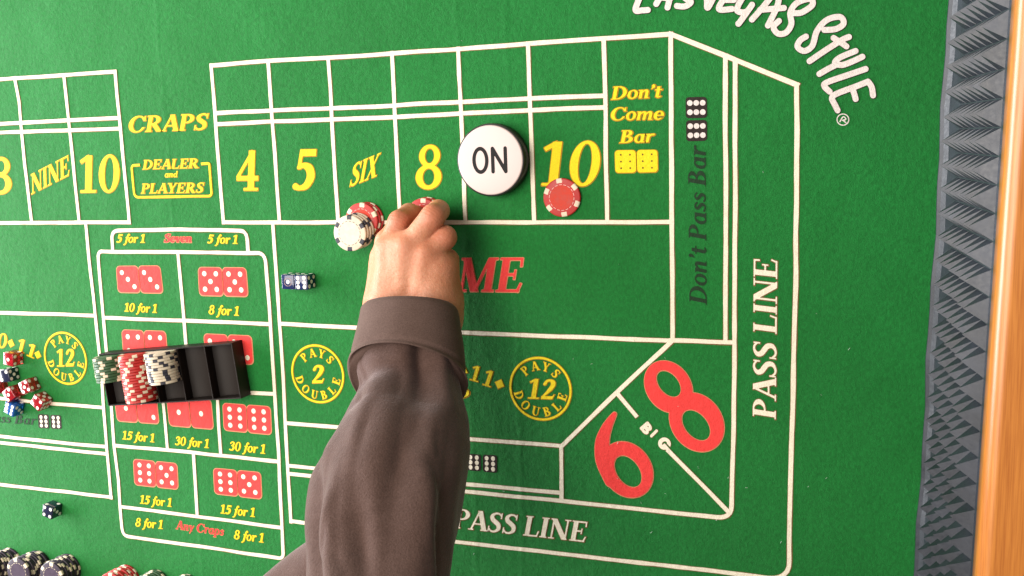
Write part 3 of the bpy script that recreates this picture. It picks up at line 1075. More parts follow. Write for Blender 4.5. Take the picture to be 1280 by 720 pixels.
def spot_shape():
    e = 0.00007
    prof = [(0.0146, CT), (0.0146, CT + e), (CR - bev * 2, CT + e), (CR - bev + e, CT - bev * 0.3 + e), (CR + e, CT - bev * 1.3), (CR + e, bev * 1.3), (CR - bev + e, bev * 0.3 - e), (CR - bev * 2, -e * 0.3), (0.0146, -e * 0.3), (0.0146, 0.0004)]
    vs, fs = [], []
    nseg, half = 5, math.radians(8.6)
    for k in range(nseg + 1):
        a = -half + 2 * half * k / nseg
        for r, z in prof:
            ha = a * (CR / r) ** 0.75
            vs.append((r * math.cos(ha), r * math.sin(ha), z))
    n = len(prof)
    for k in range(nseg):
        for i in range(n):
            j = (i + 1) % n
            fs.append((k * n + i, (k + 1) * n + i, (k + 1) * n + j, k * n + j))
    fs.append(tuple(range(n))); fs.append(tuple(nseg * n + i for i in reversed(range(n))))
    return vs, fs


def disc(r, z, seg=40, r0=0):
    vs, fs = [], []
    for k in range(seg):
        a = 2 * math.pi * k / seg
        vs.append((r * math.cos(a), r * math.sin(a), z))
    return vs, [tuple(range(seg))]


def dashes(r0, r1, z, n, frac, ph=0.0):
    vs, fs = [], []
    for k in range(n):
        a0 = 2 * math.pi * (k + ph) / n
        a1 = a0 + 2 * math.pi * frac / n
        o = len(vs)
        for i in range(4):
            a = a0 + (a1 - a0) * i / 3
            vs += [(r0 * math.cos(a), r0 * math.sin(a), z), (r1 * math.cos(a), r1 * math.sin(a), z)]
        fs += [(o + 2 * i, o + 2 * i + 1, o + 2 * i + 3, o + 2 * i + 2) for i in range(3)]
    return vs, fs


def emboss():
    """faint pressed marks between the edge spots: little die squares and suit blobs"""
    vs, fs = [], []
    for k in range(6):
        a = math.radians(60 * k + 30)
        for da, rr, w in ((-0.14, 0.0163, 0.0012), (0.12, 0.0163, 0.0013)):
            c = (rr * math.cos(a + da), rr * math.sin(a + da)); o = len(vs)
            for i in range(6 if k % 2 else 4):
                t = a + 2 * math.pi * i / (6 if k % 2 else 4) + 0.785
                vs.append((c[0] + w * 1.1 * math.cos(t), c[1] + w * 1.1 * math.sin(t), CT + 0.00003))
            fs.append(tuple(range(o, len(vs))))
    return vs, fs


CM = {}
for col, spot, dash, gh in (('red', 'cream', 'pale', 'ghost'), ('white', 'navy', 'navy', 'wghost'), ('purple', 'cream', 'cream', 'purpleface'), ('green', 'cream', 'cream', 'greenface')):
    CM[col] = dict(body=pymesh('chip_body', body_v, body_f, PL[col], True), spot=pymesh('edge_spot', *spot_shape(), PL[spot], True),
                   inlay=pymesh('inlay', *disc(0.0122, CT + 0.00004), PL[col + 'face']), dash=pymesh('dash_ring', *dashes(0.01255, 0.01310, CT + 0.00004, 18, 0.62), PL[dash]),
                   emb=pymesh('pressed_marks', *emboss(), PL[gh]))
PROTO = {}


def chip(col, loc, label, group, rot=(0, 0, 0), face=True):
    key = (col, face)
    if key not in PROTO:
        o = link('poker_chip', CM[col]['body'], [])
        for k in range(6):
            s = link('edge_spot', CM[col]['spot'], [], o)
            s.rotation_euler = (0, 0, math.radians(60 * k + 90))
        if face:
            link('inlay', CM[col]['inlay'], [], o); link('dash_ring', CM[col]['dash'], [], o); link('pressed_marks', CM[col]['emb'], [], o)
        PROTO[key] = o
    else:
        o = copy_tree(PROTO[key])
    o.location = loc; o.rotation_euler = rot
    tag(o, label, 'poker chip', group)
    return o


# alone on the 10
chip('red', at(702, 247, CT).xy.to_3d(), 'red chip with white edge spots lying alone over the foot of the yellow 10', 'red chips bet on the point boxes', (0, 0, math.radians(8)))
# the bet by SIX: white chips heeled over red ones
rb_ = at(451.5, 276, 3 * PITCH).xy
wb_ = at(436.8, 291.6, 7 * PITCH).xy
for i in range(3):
    where = ['lowest red chip of the bet by SIX, flat on the felt', 'red chip in the middle of the red layer under the white chips by SIX', 'top red chip half covered by white chips in the bet by SIX'][i]
    chip('red', (rb_.x + 0.0016 * (2 - i), rb_.y - 0.0002 * i + 0.0004, i * PITCH), where, 'red chips bet on the point boxes', (0, 0, math.radians((35, 12, -6)[i])), i == 2)
for i in range(4):
    where = ['lowest of the four white chips, resting on red chips by SIX', 'second white chip up in the white pile leaning by SIX', 'third white chip up, just under the top white chip by SIX',
             'top white chip with navy edge spots, on the bet by SIX'][i]
    chip('white', (wb_.x + 0.0013 * (3 - i), wb_.y + 0.0006 * (3 - i), (3 + i) * PITCH), where, 'white chips bet by SIX', (0, 0, math.radians((9, -5, 4, -2)[i])), i == 3)
# under the fingers
hb_ = at(528.7, 271.0, 3 * PITCH).xy
for i in range(3):
    where = ['lowest red chip of the small stack under the fingers', 'middle red chip of the small stack under the fingers', 'top red chip pinched by the fingertips below the yellow 8'][i]
    chip('red', (hb_.x + 0.0008 * (2 - i), hb_.y + 0.0005 * (2 - i), i * PITCH), where, 'red chips held by the hand', (0, 0, math.radians((50, 24, -3)[i])), i == 2)


def stack(col, px, n, lean, labels, group, z0=0):
    c = at(*px)
    for i in range(n):
        chip(col, (c.x + lean[0] * i + random.uniform(-.0008, .0008), c.y + lean[1] * i + random.uniform(-.0008, .0008), i * PITCH), labels[1] if i == n - 1 else labels[0], group,
             (0, 0, random.uniform(0, 1.05)), i == n - 1)


for px, n, lean, w, topw in (((14, 702), 11, (-0.0006, 0.0004), 'leftmost', 'at the picture corner'), ((50.5, 704.5), 10, (-0.0003, 0.0002), 'middle', 'between two others'), ((86.5, 709), 9, (0, 0), 'right-hand', 'nearest the red stack')):  # three that show best
    stack('purple', px, n, lean, ('purple chip in the side of the %s stack in the purple corner pile' % w, 'purple chip topping the %s stack in the corner pile' % w), 'purple chips piled in the corner')
for px in ((-23, 703), (30, 738), (69, 742)):
    stack('purple', px, 10, (-0.0003, 0.0002), ('purple chip in a corner stack mostly cut off by the picture edge',) * 2, 'purple chips piled in the corner')
stack('red', (161, 724), 8, (-0.0006, 0), ('red chip in the side of the red stack beside the purple pile', 'red chip topping the red stack beside the purple pile'), 'red chips stacked at the near edge')
stack('green', (198, 729), 7, (-0.0002, 0), ('green chip in the stack right beside the red stack', 'green chip topping the stack right beside the red stack'), 'green chips stacked at the near edge')
stack('green', (236, 735), 6, (0, 0), ('green chip in the green stack farther from the red stack', 'green chip topping the green stack farther from the red stack'), 'green chips stacked at the near edge')

# ------------------------------------------------------------------ ON puck
pk = at(612.6, 200.2, 0.0152)
puck = empty('puck', (pk.x, pk.y, 0)); tag(puck, 'round white puck with a black rim reading ON, standing between the 8 and the 10', 'puck')
M_PB = plastic('black_puck_plastic', (0.016, 0.014, 0.014), 0.36)
M_PW = mat('white_puck_plastic', (0.62, 0.49, 0.46), 0.42, 0.5)
bump(M_PW, [(noise(M_PW, 90, 2).outputs[0], 0.06, 0.0006)])
M_INK = mat('black_ink', (0.006, 0.005, 0.005), 0.6, 0.2)
RP, HP = 0.0365, 0.0152
link('puck_body', pymesh('puck_body', *lathe([(RP - .0012, 0), (RP, .0012), (RP, HP - .0020), (RP - .0006, HP - .0008), (RP - .0015, HP - .0004), (.0338, HP - .0004)], 72), M_PB, True), [], puck)
link('puck_face', pymesh('puck_face', *lathe([(.0346, HP - .0006), (.0346, HP - .0001), (.0341, HP + .0003), (.0335, HP + .0004), (0.01, HP + .0004)], 72), M_PW, True), [], puck)
for nm, dr in (('letter_o', lambda f: f.ring(-.0103, 0, .0088, .0136, .0050, .0097)),
               ('letter_n', lambda f: f.stroke([(.0030, -.0115), (.0030, .0115)], .0019, 1).stroke([(.0030, .0115), (.0166, -.0115)], .0019, 1).stroke([(.0166, -.0115), (.0166, .0115)], .0019, 1))):
    x = np.arange(-.022, .022, .0004)
    f = F(*np.meshgrid(x, x)); dr(f)
    V, Fa = march(f.d * 1000, x[0], x[0], .0004)
    # engraved letter: ink sheet on the face with a thin raised lip is too fine to see; the ink lies flush
    me = pymesh('engraved_letter', [(p[0], p[1], HP + .00047) for p in V], Fa, M_INK)
    link('engraved_letter', me, [], puck)

# ------------------------------------------------------------------ dice
PIPW = plastic('ivory_pip', (0.86, 0.82, 0.74), 0.4)
PIPM = pymesh('pip', *lathe([(.00225, 0), (.0022, .00012), (.0018, .00016)], 18), PIPW)
DC = {}
for nm, col, tr in (('red', (0.60, 0.012, 0.025), 0.6), ('black', (0.014, 0.018, 0.050), 0.15), ('navy', (0.016, 0.030, 0.130), 0.3), ('blue', (0.015, 0.16, 0.60), 0.55)):
    m = mat(nm + '_acrylic', col, 0.14, 0.5)
    m.node_tree.nodes['Principled BSDF'].inputs['Transmission Weight'].default_value = tr
    m.node_tree.nodes['Principled BSDF'].inputs['Coat Weight'].default_value = 0.4
    DC[nm] = m
DS = 0.0165


def die_mesh(nm):
    b = bmesh.new(); bmesh.ops.create_cube(b, size=DS)
    bmesh.ops.bevel(b, geom=b.edges[:] , offset=0.0011, segments=3, affect='EDGES', profile=0.5)
    me = bpy.data.meshes.new('die_body'); b.to_mesh(me); b.free()
    me.polygons.foreach_set('use_smooth', [True] * len(me.polygons)); me.set_sharp_from_angle(angle=math.radians(40))
    me.materials.append(DC[nm]); return me


DM = {k: die_mesh(k) for k in DC}
P6 = {1: [(0, 0)], 2: [(-1, -1), (1, 1)], 3: [(-1, -1), (0, 0), (1, 1)], 4: [(-1, -1), (1, -1), (-1, 1), (1, 1)], 5: [(-1, -1), (1, -1), (0, 0), (-1, 1), (1, 1)],
      6: [(-.85, -1), (-.85, 0), (-.85, 1), (.85, -1), (.85, 0), (.85, 1)]}


def die(col, loc, rot, top, right, far, label, group=None, ring=False):
    """rot: euler; top, right, far: numbers on +Z, +X, +Y; the opposite faces add up to seven"""
    o = link('die', DM[col], [])
    o.location = loc; o.rotation_euler = rot
    for d, n in (((0, 0, 1), top), ((1, 0, 0), right), ((0, 1, 0), far), ((0, 0, -1), 7 - top), ((-1, 0, 0), 7 - right), ((0, -1, 0), 7 - far)):
        d = Vector(d); q = d.to_track_quat('Z', 'Y')
        for u, v in P6[n]:
            p = link('pip', PIPM, [], o)
            p.location = d * (DS / 2 - 0.00004) + q @ Vector((u * .0047, v * .0050, 0))
            p.rotation_euler = q.to_euler()
    if ring:
        r = link('printed_ring', pymesh('printed_ring', *dashes(.0042, .0050, DS / 2 + .00006, 4, 0.86, 0.1), plastic('dull_ring', (0.30, 0.20, 0.18))), [], o)
    tag(o, label, 'die', group)
    return o


def dpos(px, py, lift=0.0):
    p = at(px, py, DS + lift); return Vector((p.x, p.y, DS / 2 + lift))


g = 'dice lying on the felt'
d1 = dpos(376.3, 353.2)
die('navy', d1, (0, 0, math.radians(1)), 6, 5, 4, 'dark blue die showing six, beside the die showing one', g)
die('navy', d1 + Vector((-DS - 0.0004, 0.0002, 0)), (0, 0, math.radians(-1)), 1, 2, 4, 'dark blue die showing a single ringed pip, beside the die showing six', g, True)
die('black', dpos(59, 640) , (0, 0, math.radians(-14)), 4, 3, 2, 'lone dark die showing four, above the purple chip pile', g)
g = 'dice in the loose heap'
heap = [('red', (10, 449.5), 0, (0, 0, -8), 1, 4, 2, 'red die showing a single pip at the far end of the dice heap'),
        ('black', (5, 470), 0, (0, 0, 6), 2, 5, 4, 'black die in the heap, just below the red die showing one'),
        ('red', (30.5, 484), 0, (0, 0, 24), 5, 4, 3, 'red die showing five in the middle of the dice heap'),
        ('red', (10.5, 493.5), 0, (0, 0, 32), 3, 2, 6, 'red die of the heap wedged between the blue die and the red die showing five'),
        ('red', (45.5, 503.5), 0, (0, 0, -38), 4, 6, 5, 'red die turned cornerwise next to the printed black dice'),
        ('blue', (11.5, 511.5), 0, (0, 0, -22), 6, 3, 2, 'bright blue die at the near end of the dice heap'),
        ('red', (-9, 486), 0, (0, 0, 12), 3, 2, 6, 'red die of the heap cut by the picture edge')]
for c, (px, py), l, r, a, b, d, lab in heap:
    die(c, dpos(px, py, l), tuple(math.radians(x) for x in r), a, b, d, lab, g)

# ------------------------------------------------------------------ chip rack
RA = at(299.9, 498.4, 0.02); RB = at(136.4, 507.8, 0.02); RC = at(288.4, 429.0, 0.02)
ex = (RA - RB); RL = ex.length + 0.003; ex.normalize(); ey = Vector((-ex.y, ex.x, 0)); RWD = (RC - RA).length
ang = math.atan2(ex.y, ex.x)
rack = empty('chip_rack', (RB.x - ex.x * 0.0015, RB.y - ex.y * 0.0015, 0), (0, 0, ang))
tag(rack, 'black plastic chip rack with five slots lying across the proposition bets, two slots empty', 'chip rack')
M_RK = mat('black_rack_plastic', (0.016, 0.011, 0.009), 0.5, 0.22)
t = noise(M_RK, 220, 3); bump(M_RK, [(t.outputs[0], 0.2, 0.0004)])


def rbox(name, x0, y0, z0, x1, y1, z1, bev_=0.0003):
    b = bmesh.new()
    bmesh.ops.create_cube(b, size=1.0)
    for v_ in b.verts:
        v_.co = Vector(((x0 + x1) / 2 + v_.co.x * (x1 - x0), (y0 + y1) / 2 + v_.co.y * (y1 - y0), (z0 + z1) / 2 + v_.co.z * (z1 - z0)))
    bmesh.ops.bevel(b, geom=b.edges[:], offset=bev_, segments=2, affect='EDGES')
    me_ = bpy.data.meshes.new(name); b.to_mesh(me_); b.free()
    return link(name, me_, M_RK, rack)


TH, RH = 0.0014, 0.020
rbox('rack_floor', TH, TH, 0.0002, RL - TH, RWD - TH, 0.0016)
rbox('end_wall', 0, 0, 0, TH, RWD, RH); rbox('end_wall', RL - TH, 0, 0, RL, RWD, RH)
rbox('long_wall', TH, 0, 0, RL - TH, TH, RH); rbox('long_wall', TH, RWD - TH, 0, RL - TH, RWD, RH)
SP = (RL - TH) / 5
for k in range(1, 5):
    rbox('divider', k * SP, TH, 0.0016, k * SP + TH, RWD - TH, RH - 0.0006)
# curved slot floors
for k in range(5):
    vs, fs = [], []
    for i in range(13):
        a = -1 + 2 * i / 12
        x = k * SP + TH + (SP - TH) * (0.5 + 0.5 * a)
        z = 0.0022 + 0.0075 * (1 - math.sqrt(max(0, 1 - (a * 0.92) ** 2)))
        vs += [(x, TH, z), (x, RWD - TH, z), (x, TH, z - 0.0004), (x, RWD - TH, z - 0.0004)]
    for i in range(12):
        o = 4 * i
        fs += [(o, o + 4, o + 5, o + 1), (o + 2, o + 3, o + 7, o + 6)]
    link('slot_floor', pymesh('slot_floor', vs, fs, M_RK, True), [], rack)
bpy.context.view_layer.update()
MWR = Matrix.Translation(rack.location) @ Matrix.Rotation(ang, 4, 'Z')
cz = 0.0246
for col, slot, n, y1, lab in (('green', 0, 9, 0.0630, 'green chip on edge in the row of green chips in the black rack'), ('red', 1, 17, 0.0632, 'red chip on edge in the row of red chips in the black rack'),
                              ('white', 2, 11, 0.0632, 'white chip on edge in the row of white chips in the black rack')):
    for i in range(n):
        p = MWR @ Vector(((slot + 0.5) * SP + TH / 2 + random.uniform(-.0003, .0003), y1 - (i + 1) * PITCH, cz))
        M = Matrix.Rotation(ang, 3, 'Z') @ Matrix.Rotation(math.radians(-90), 3, 'X') @ Matrix.Rotation(random.uniform(0, 1.05), 3, 'Z')
        end_ = 'first %s chip on edge, against the long wall of the black rack' % col if i == 0 else 'last %s chip on edge, its face turned to the open end of its rack slot' % col if i == n - 1 else lab
        chip(col, p, end_, '%s chips standing on edge in the black rack' % col, M.to_euler(), False)

# ------------------------------------------------------------------ the person: hand, sleeve, cuff
import openvdb


def sd_caps(G, p, q, r0, r1):
    p, q = np.array(p), np.array(q)
    v = q - p; l2 = v @ v + 1e-12
    t = np.clip(((G - p) @ v) / l2, 0, 1)
    return np.linalg.norm(G - p - t[..., None] * v, axis=-1) - (r0 + (r1 - r0) * t)


def smin(a, b, k):
    h = np.clip(0.5 + 0.5 * (b - a) / k, 0, 1)
    return b + (a - b) * h - k * h * (1 - h)


W1, W2 = at(484, 392, .062), at(546, 394, .060)
W1b, W2b = at(482, 440, .082), at(545, 446, .080)
MI, MM, MR, MP = at(487.5, 312, .058), at(512, 310, .063), at(536.5, 318, .062), at(553, 334, .054)
palm = [(W1b, W1, .024, .0205), (W2b, W2, .024, .0205), (W1, MI, .0205, .0135), (W1, MM, .0195, .0140), (W2, MM, .0185, .0140), (W2, MR, .0205, .0135), (W2, MP, .0205, .0128), (W1.lerp(W2, .5), MM.lerp(MI, .5), .019, .0125),
        (at(478, 372, .047), at(480, 322, .040), .0175, .0140), (at(556, 372, .046), at(552, 338, .042), .0165, .0140), (MI, MP, .011, .011)]
fingers = [
    [(MI, .0132), (at(499, 277, .053), .0112), (at(511.5, 266.5, .031), .0098), (at(520, 267, .0165), .0088)],
    [(MM, .0138), (at(541, 271, .060), .0122), (at(548, 263.5, .038), .0108), (at(540, 270, .0185), .0096)],
    [(MR, .0134), (at(555.5, 297, .053), .0120), (at(554, 297, .030), .0106), (at(545, 304, .0180), .0094)],
    [(MP, .0128), (at(560, 325, .042), .0108), (at(556, 321, .024), .0096), (at(548, 321, .0150), .0086)],
    [(at(479, 330, .040), .0135), (at(484, 302, .032), .0122), (at(497, 284, .022), .0112), (at(513, 274, .0150), .0098)]]
allp = [p for a, b, *_ in palm for p in (a, b)] + [p for fg in fingers for p, r in fg]
lo_ = np.min([list(p) for p in allp], 0) - .027; hi_ = np.max([list(p) for p in allp], 0) + .027
vx = 0.0011
nxg = np.ceil((hi_ - lo_) / vx).astype(int)
G = np.stack(np.meshgrid(*[lo_[i] + vx * np.arange(nxg[i]) for i in range(3)], indexing='ij'), -1)
D = None
for a, b, r0, r1 in palm:
    d = sd_caps(G, a, b, r0, r1)
    D = d if D is None else smin(D, d, .013)
# tendons and knuckles on the back of the hand
for a, m_, r in ((W1, MI, .0028), (W1 * .6 + W2 * .4, MM, .0030), (W1 * .35 + W2 * .65, MR, .0028), (W2, MP, .0026)):
    up = Vector((0, 0, .0135))
    s_ = a.lerp(m_, .45) + Vector((0, 0, .0140))
    D = smin(D, sd_caps(G, s_, m_ + Vector((0, 0, .0118)), r * .5, r * .8), .009)
    D = smin(D, sd_caps(G, m_ + Vector((0, 0, .0046)), m_ + Vector((0, .002, .0050)), .0092, .0090), .006)
parts_ = []
for fg in fingers:
    d = None
    for (p, r), (q, s) in zip(fg[:-1], fg[1:]):
        e = sd_caps(G, p, q, r, s)
        d = e if d is None else smin(d, e, .0035)
    parts_.append(smin(D, d, .0045))
H_ = parts_[0]
for d in parts_[1:]:
    H_ = smin(H_, d, .0012)
# small creases across the bent finger joints
for fg in fingers[:4]:
    for k in (1,):
        p = fg[k][0]; ax = (fg[k + 1][0] - fg[k - 1][0]).normalized(); r = fg[k][1]
        t_ = (G - np.array(p)) @ np.array(ax); near = np.exp(-((np.linalg.norm(G - np.array(p), axis=-1) - r) / .004) ** 2)
        H_ = H_ + near * 0.00070 * np.exp(-(t_ / .006) ** 2) * (0.5 + 0.5 * np.cos(t_ / .0030 * 2 * math.pi))
gr = openvdb.FloatGrid(1.0)
gr.copyFromArray(np.ascontiguousarray(H_.astype(np.float32)))
gr.transform = openvdb.createLinearTransform(voxelSize=vx)
pts, quads = gr.convertToQuads(0.0)
pts = np.asarray(pts) + lo_
quads = np.asarray(quads)
q0 = pts[quads]
vol = np.einsum('ij,ij->i', q0[:, 0], np.cross(q0[:, 1], q0[:, 2])).sum() + np.einsum('ij,ij->i', q0[:, 0], np.cross(q0[:, 2], q0[:, 3])).sum()
if vol < 0:
    quads = quads[:, ::-1]
M_SKIN = mat('warm_skin', (0.55, 0.27, 0.17), 0.52, 0.4)
N_, L_, b_ = nodes(M_SKIN)
s1 = noise(M_SKIN, 55, 4, 0.6); s2 = noise(M_SKIN, 420, 3, 0.6)
r1 = ramp(M_SKIN, s1.outputs[0], [(0.28, (0.52, 0.195, 0.095)), (0.75, (0.64, 0.300, 0.180))])
r2 = ramp(M_SKIN, s2.outputs[0], [(0.3, (0.51, 0.190, 0.098)), (0.7, (0.63, 0.295, 0.175))])
an_ = N_.new('ShaderNodeAttribute'); an_.attribute_name = 'redness'
fm_ = N_.new('ShaderNodeMath'); fm_.operation = 'MULTIPLY'; L_.new(an_.outputs['Fac'], fm_.inputs[0]); fm_.inputs[1].default_value = 0.55
L_.new(mix_col(M_SKIN, fm_.outputs[0], mix_col(M_SKIN, 0.45, r1.outputs[0], r2.outputs[0]), (0.54, 0.13, 0.075)), b_.inputs['Base Color'])
b_.inputs['Subsurface Weight'].default_value = 0.25
b_.inputs['Subsurface Radius'].default_value = (1.0, 0.35, 0.2)
b_.inputs['Subsurface Scale'].default_value = 0.004
vo = N_.new('ShaderNodeTexVoronoi'); vo.feature = 'DISTANCE_TO_EDGE'; vo.inputs['Scale'].default_value = 700
ge = N_.new('ShaderNodeNewGeometry'); L_.new(ge.outputs['Position'], vo.inputs['Vector'])
s3 = noise(M_SKIN, 160, 3, 0.6, stretch=(0.5, 1.6, 1))
bump(M_SKIN, [(s1.outputs[0], 0.45, 0.003), (s3.outputs[0], 0.35, 0.0012), (s2.outputs[0], 0.45, 0.0007), (vo.outputs[0], 0.5, 0.0005)])
person = mesh('person', pts, quads, M_SKIN, None, smooth=True)
red_ = np.zeros(len(pts))
for c_, w_, k_ in [(fg[1][0], .013, 1.0) for fg in fingers[:4]] + [(m_, .014, .75) for m_ in (MI, MM, MR, MP)] + [(fg[3][0], .012, .9) for fg in fingers]:
    red_ = np.maximum(red_, k_ * np.exp(-(np.linalg.norm(pts - np.array(c_), axis=1) / (w_ * 1.25)) ** 4))
at_ = person.data.attributes.new('redness', 'FLOAT', 'POINT')
at_.data.foreach_set('value', red_.astype(np.float32))
sm = person.modifiers.new('soften', 'SMOOTH'); sm.factor = 0.5; sm.iterations = 3
tag(person, 'person in a dark brown sweatshirt reaching across the felt, fingertips on a red chip', 'person')

M_CLOTH = mat('dark_brown_fleece', (0.085, 0.055, 0.055), 0.95, 0.08)
N_, L_, b_ = nodes(M_CLOTH)
c1 = noise(M_CLOTH, 60, 5, 0.65); c2 = noise(M_CLOTH, 700, 3, 0.7); c3 = noise(M_CLOTH, 420, 3, 0.6)
r1 = ramp(M_CLOTH, c1.outputs[0], [(0.3, (0.068, 0.039, 0.031)), (0.75, (0.106, 0.064, 0.053))])
r2 = ramp(M_CLOTH, c2.outputs[0], [(0.3, (0.044, 0.025, 0.020)), (0.7, (0.132, 0.082, 0.069))])
L_.new(mix_col(M_CLOTH, 0.45, r1.outputs[0], r2.outputs[0]), b_.inputs['Base Color'])
b_.inputs['Sheen Weight'].default_value = 0.55
b_.inputs['Sheen Roughness'].default_value = 0.42
b_.inputs['Sheen Tint'].default_value = (0.95, 0.82, 0.85, 1)
bump(M_CLOTH, [(c1.outputs[0], 0.2, 0.003), (c3.outputs[0], 0.45, 0.0010), (c2.outputs[0], 0.7, 0.0006)])


def catmull(P, n):
    P = [np.array(p, float) for p in P]; out = []
    m = len(P) - 1
    for j in range(n + 1):
        t = j / n * m; i = min(int(t), m - 1); t -= i
        a, b, c, d = P[max(i - 1, 0)], P[i], P[i + 1], P[min(i + 2, m)]
        out.append(0.5 * (2 * b + (c - a) * t + (2 * a - 5 * b + 4 * c - d) * t * t + (3 * b - a - 3 * c + d) * t ** 3))
    return np.array(out)


def loft(name, st, na, nl, flat, folds, m, parent, grow=None, cap=False, tilt=None):
    """st: (left px, right px, height); rings stand square to the arm"""
    Lp = [at(*l, h) for l, r, h in st]; Rp = [at(*r, h) for l, r, h in st]
    Cn = catmull([list((a + b) / 2) for a, b in zip(Lp, Rp)], nl)
    Av = catmull([list((b - a) / 2) for a, b in zip(Lp, Rp)], nl)
    T = np.gradient(Cn, axis=0); T /= np.linalg.norm(T, axis=1)[:, None]
    vs, fs = [], []
    arc = np.concatenate([[0], np.cumsum(np.linalg.norm(np.diff(Cn, axis=0), axis=1))])
    for j in range(nl + 1):
        a = Av[j] - T[j] * (Av[j] @ T[j]) * 0.5
        r = np.linalg.norm(a)
        b = np.cross(a, T[j]); b *= flat * r / np.linalg.norm(b)
        if b[2] < 0: b = -b
        g_ = 1.0 if grow is None else grow(j / nl)
        for k in range(na):
            th = 2 * math.pi * k / na
            off = 0.0 if folds is None else folds(th, arc[j])
            f_ = g_ + off / r
            q_ = Cn[j] + (a * math.cos(th) + b * math.sin(th)) * f_
            if tilt is not None:
                q_ = q_ - T[j] * (tilt(j / nl) * r * math.sin(th))
            vs.append(q_)
    for j in range(nl):
        for k in range(na):
            k2 = (k + 1) % na
            fs.append((j * na + k, j * na + k2, (j + 1) * na + k2, (j + 1) * na + k))
    if cap:
        if cap != 'end': fs.append(tuple(range(na)))
        fs.append(tuple(nl * na + k for k in reversed(range(na))))
    o = mesh(name, vs, fs, m, parent, smooth=True)
    b_m = bmesh.new(); b_m.from_mesh(o.data); bmesh.ops.recalc_face_normals(b_m, faces=b_m.faces); b_m.to_mesh(o.data); b_m.free()
    return o


def gauss(x, c, w): return math.exp(-((x - c) / w) ** 2)


def sst(x, a, b):
    t = min(1, max(0, (x - a) / (b - a))); return t * t * (3 - 2 * t)


CRE = [(random.uniform(0.2, 2.9), random.uniform(.03, .30), random.uniform(-9, 9), random.uniform(.0012, .0032), random.uniform(.07, .14), random.uniform(.25, .7)) for _ in range(30)]


def crumple(th, s):
    """short sharp creases in the cloth, each a little valley with a soft shoulder"""
    d = 0.0
    for t0, s0, sl, am, w, ln_ in CRE:
        u = (th - t0) - sl * (s - s0)
        v = (s - s0) + (th - t0) * .03
        e = math.exp(-(v / (.05 * ln_ + .008)) ** 2)
        if e > .01:
            d += e * am * (0.8 * math.exp(-((u - w * 1.5) / (w * 1.3)) ** 2) - math.exp(-abs(u) / (w * .8)))
    return d


def sleeve_folds(th, s):
    d = 0.0
    s = s - 0.024
    lower, upper = sst(s, .09, .19), 1 - sst(s, .05, .16)
    # long soft valleys and ridges running down the arm
    d -= 0.0100 * gauss(th, 2.36 - 0.25 * (s - .15), 0.15) * lower
    d += 0.0050 * gauss(th, 2.72, 0.22) * sst(s, .07, .14)
    d += 0.0060 * gauss(th, 1.92 + 0.3 * (s - .15), 0.22) * lower
    d -= 0.0075 * gauss(th, 1.50 - 0.6 * (s - .15), 0.16) * sst(s, .12, .22)
    d -= 0.0085 * gauss(th, 1.00 + 0.4 * s, 0.20) * (1 - 0.5 * lower)
    d += 0.0040 * gauss(th, 0.62, 0.20)
    d += 0.0055 * gauss(th, 1.75 + 0.9 * s, 0.30) * upper * sst(s, 0.01, .04)
    # dimples where the cloth bunches below the cuff
    d -= 0.0065 * gauss(th, 2.05, 0.22) * gauss(s, 0.062, 0.016)
    d -= 0.0055 * gauss(th, 2.45, 0.20) * gauss(s, 0.085, 0.017)
    d += 0.0040 * gauss(th, 2.30, 0.25) * gauss(s, 0.110, 0.022)
    d -= 0.0045 * gauss(th, 0.75, 0.25) * gauss(s, 0.050, 0.020)
    d += crumple(th, s)
    d += 0.0014 * math.sin(3 * th + 26 * s + 1) + 0.0010 * math.sin(5 * th - 47 * s) + 0.0007 * math.sin(9 * th + 38 * s + 2)
    d += 0.004 * gauss(s, 0.052, 0.024) * (0.6 + 0.4 * math.sin(4 * th))
    return d


loft('sleeve', [((458, 424), (570, 432), .086), ((452, 456), (572, 468), .098), ((454, 490), (573, 494), .112), ((441, 527), (578, 522), .130), ((422, 563), (580, 548), .150), ((407, 606), (577, 588), .174),
                ((399, 660), (568, 645), .205), ((400, 722), (557, 712), .240), ((404, 800), (543, 790), .285), ((414, 930), (540, 925), .35), ((430, 1120), (548, 1115), .44)], 150, 210, 0.80, sleeve_folds, M_CLOTH, person, None, 'end')


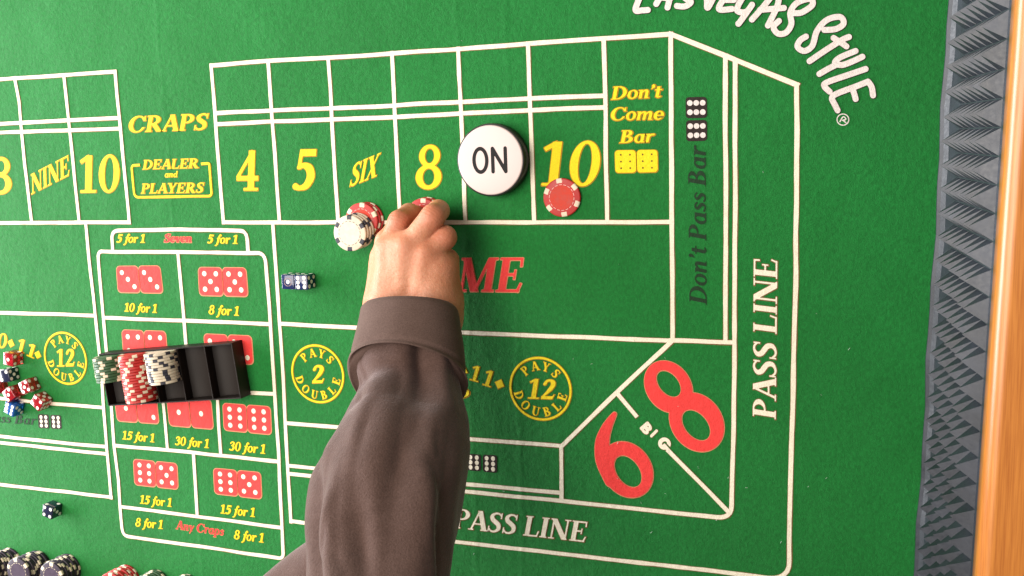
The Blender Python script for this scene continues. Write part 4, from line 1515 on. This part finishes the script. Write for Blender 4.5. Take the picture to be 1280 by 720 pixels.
def cuff_grow(t):
    # inside lip, turned edge, flare to the rolled rim, tucked back under it
    pts_ = [(0, .90), (.06, .955), (.10, .985), (.16, .995), (.4, .998), (.62, 1.0), (.640, .980), (.672, .980), (.70, 1.012), (.78, 1.032), (.86, 1.044), (.92, 1.046), (.955, 1.030), (.985, .985), (1, .88)]
    for (a, x), (b, y) in zip(pts_[:-1], pts_[1:]):
        if t <= b:
            return x + (y - x) * (t - a) / (b - a)
    return pts_[-1][1]


def cuff_folds(th, s):
    return 0.0007 * math.sin(2 * th + 1) + 0.0006 * math.sin(3 * th + 30 * s) + 0.0012 * gauss(th, 2.6, .5) * gauss(s, .06, .03)


M_CUFF = mat('brown_cuff_knit', (0.2, 0.13, 0.1), 0.85, 0.2)
N_, L_, b_ = nodes(M_CUFF)
k1 = noise(M_CUFF, 900, 2, 0.6); k2 = noise(M_CUFF, 45, 4, 0.6)
r1 = ramp(M_CUFF, k1.outputs[0], [(0.3, (0.066, 0.039, 0.032)), (0.7, (0.150, 0.097, 0.082))])
r2 = ramp(M_CUFF, k2.outputs[0], [(0.3, (0.086, 0.052, 0.042)), (0.7, (0.124, 0.079, 0.066))])
L_.new(mix_col(M_CUFF, 0.5, r1.outputs[0], r2.outputs[0]), b_.inputs['Base Color'])
b_.inputs['Sheen Weight'].default_value = 0.25
b_.inputs['Sheen Roughness'].default_value = 0.3
b_.inputs['Sheen Tint'].default_value = (1.0, 0.8, 0.74, 1)
bump(M_CUFF, [(k2.outputs[0], 0.2, 0.002), (k1.outputs[0], 0.35, 0.0005)])
loft('cuff', [((456, 379), (570, 384), .074), ((454, 400), (573, 406), .080), ((448, 432), (577, 440), .091), ((442, 461), (579, 474), .102), ((443, 469), (578, 483), .106)], 110, 60, 0.80, cuff_folds, M_CUFF, person, cuff_grow, tilt=lambda t: 0.05 + 0.34 * t)
# rest of the sweatshirt behind the arm
loft('sweatshirt_body', [((450, 626), (508, 672), .150), ((412, 654), (478, 696), .160), ((368, 690), (438, 744), .165), ((328, 724), (408, 794), .165), ((268, 774), (368, 864), .165)], 60, 40, 0.8, lambda th, s: 0.002 * math.sin(3 * th + 40 * s), M_CLOTH, person, None, True)
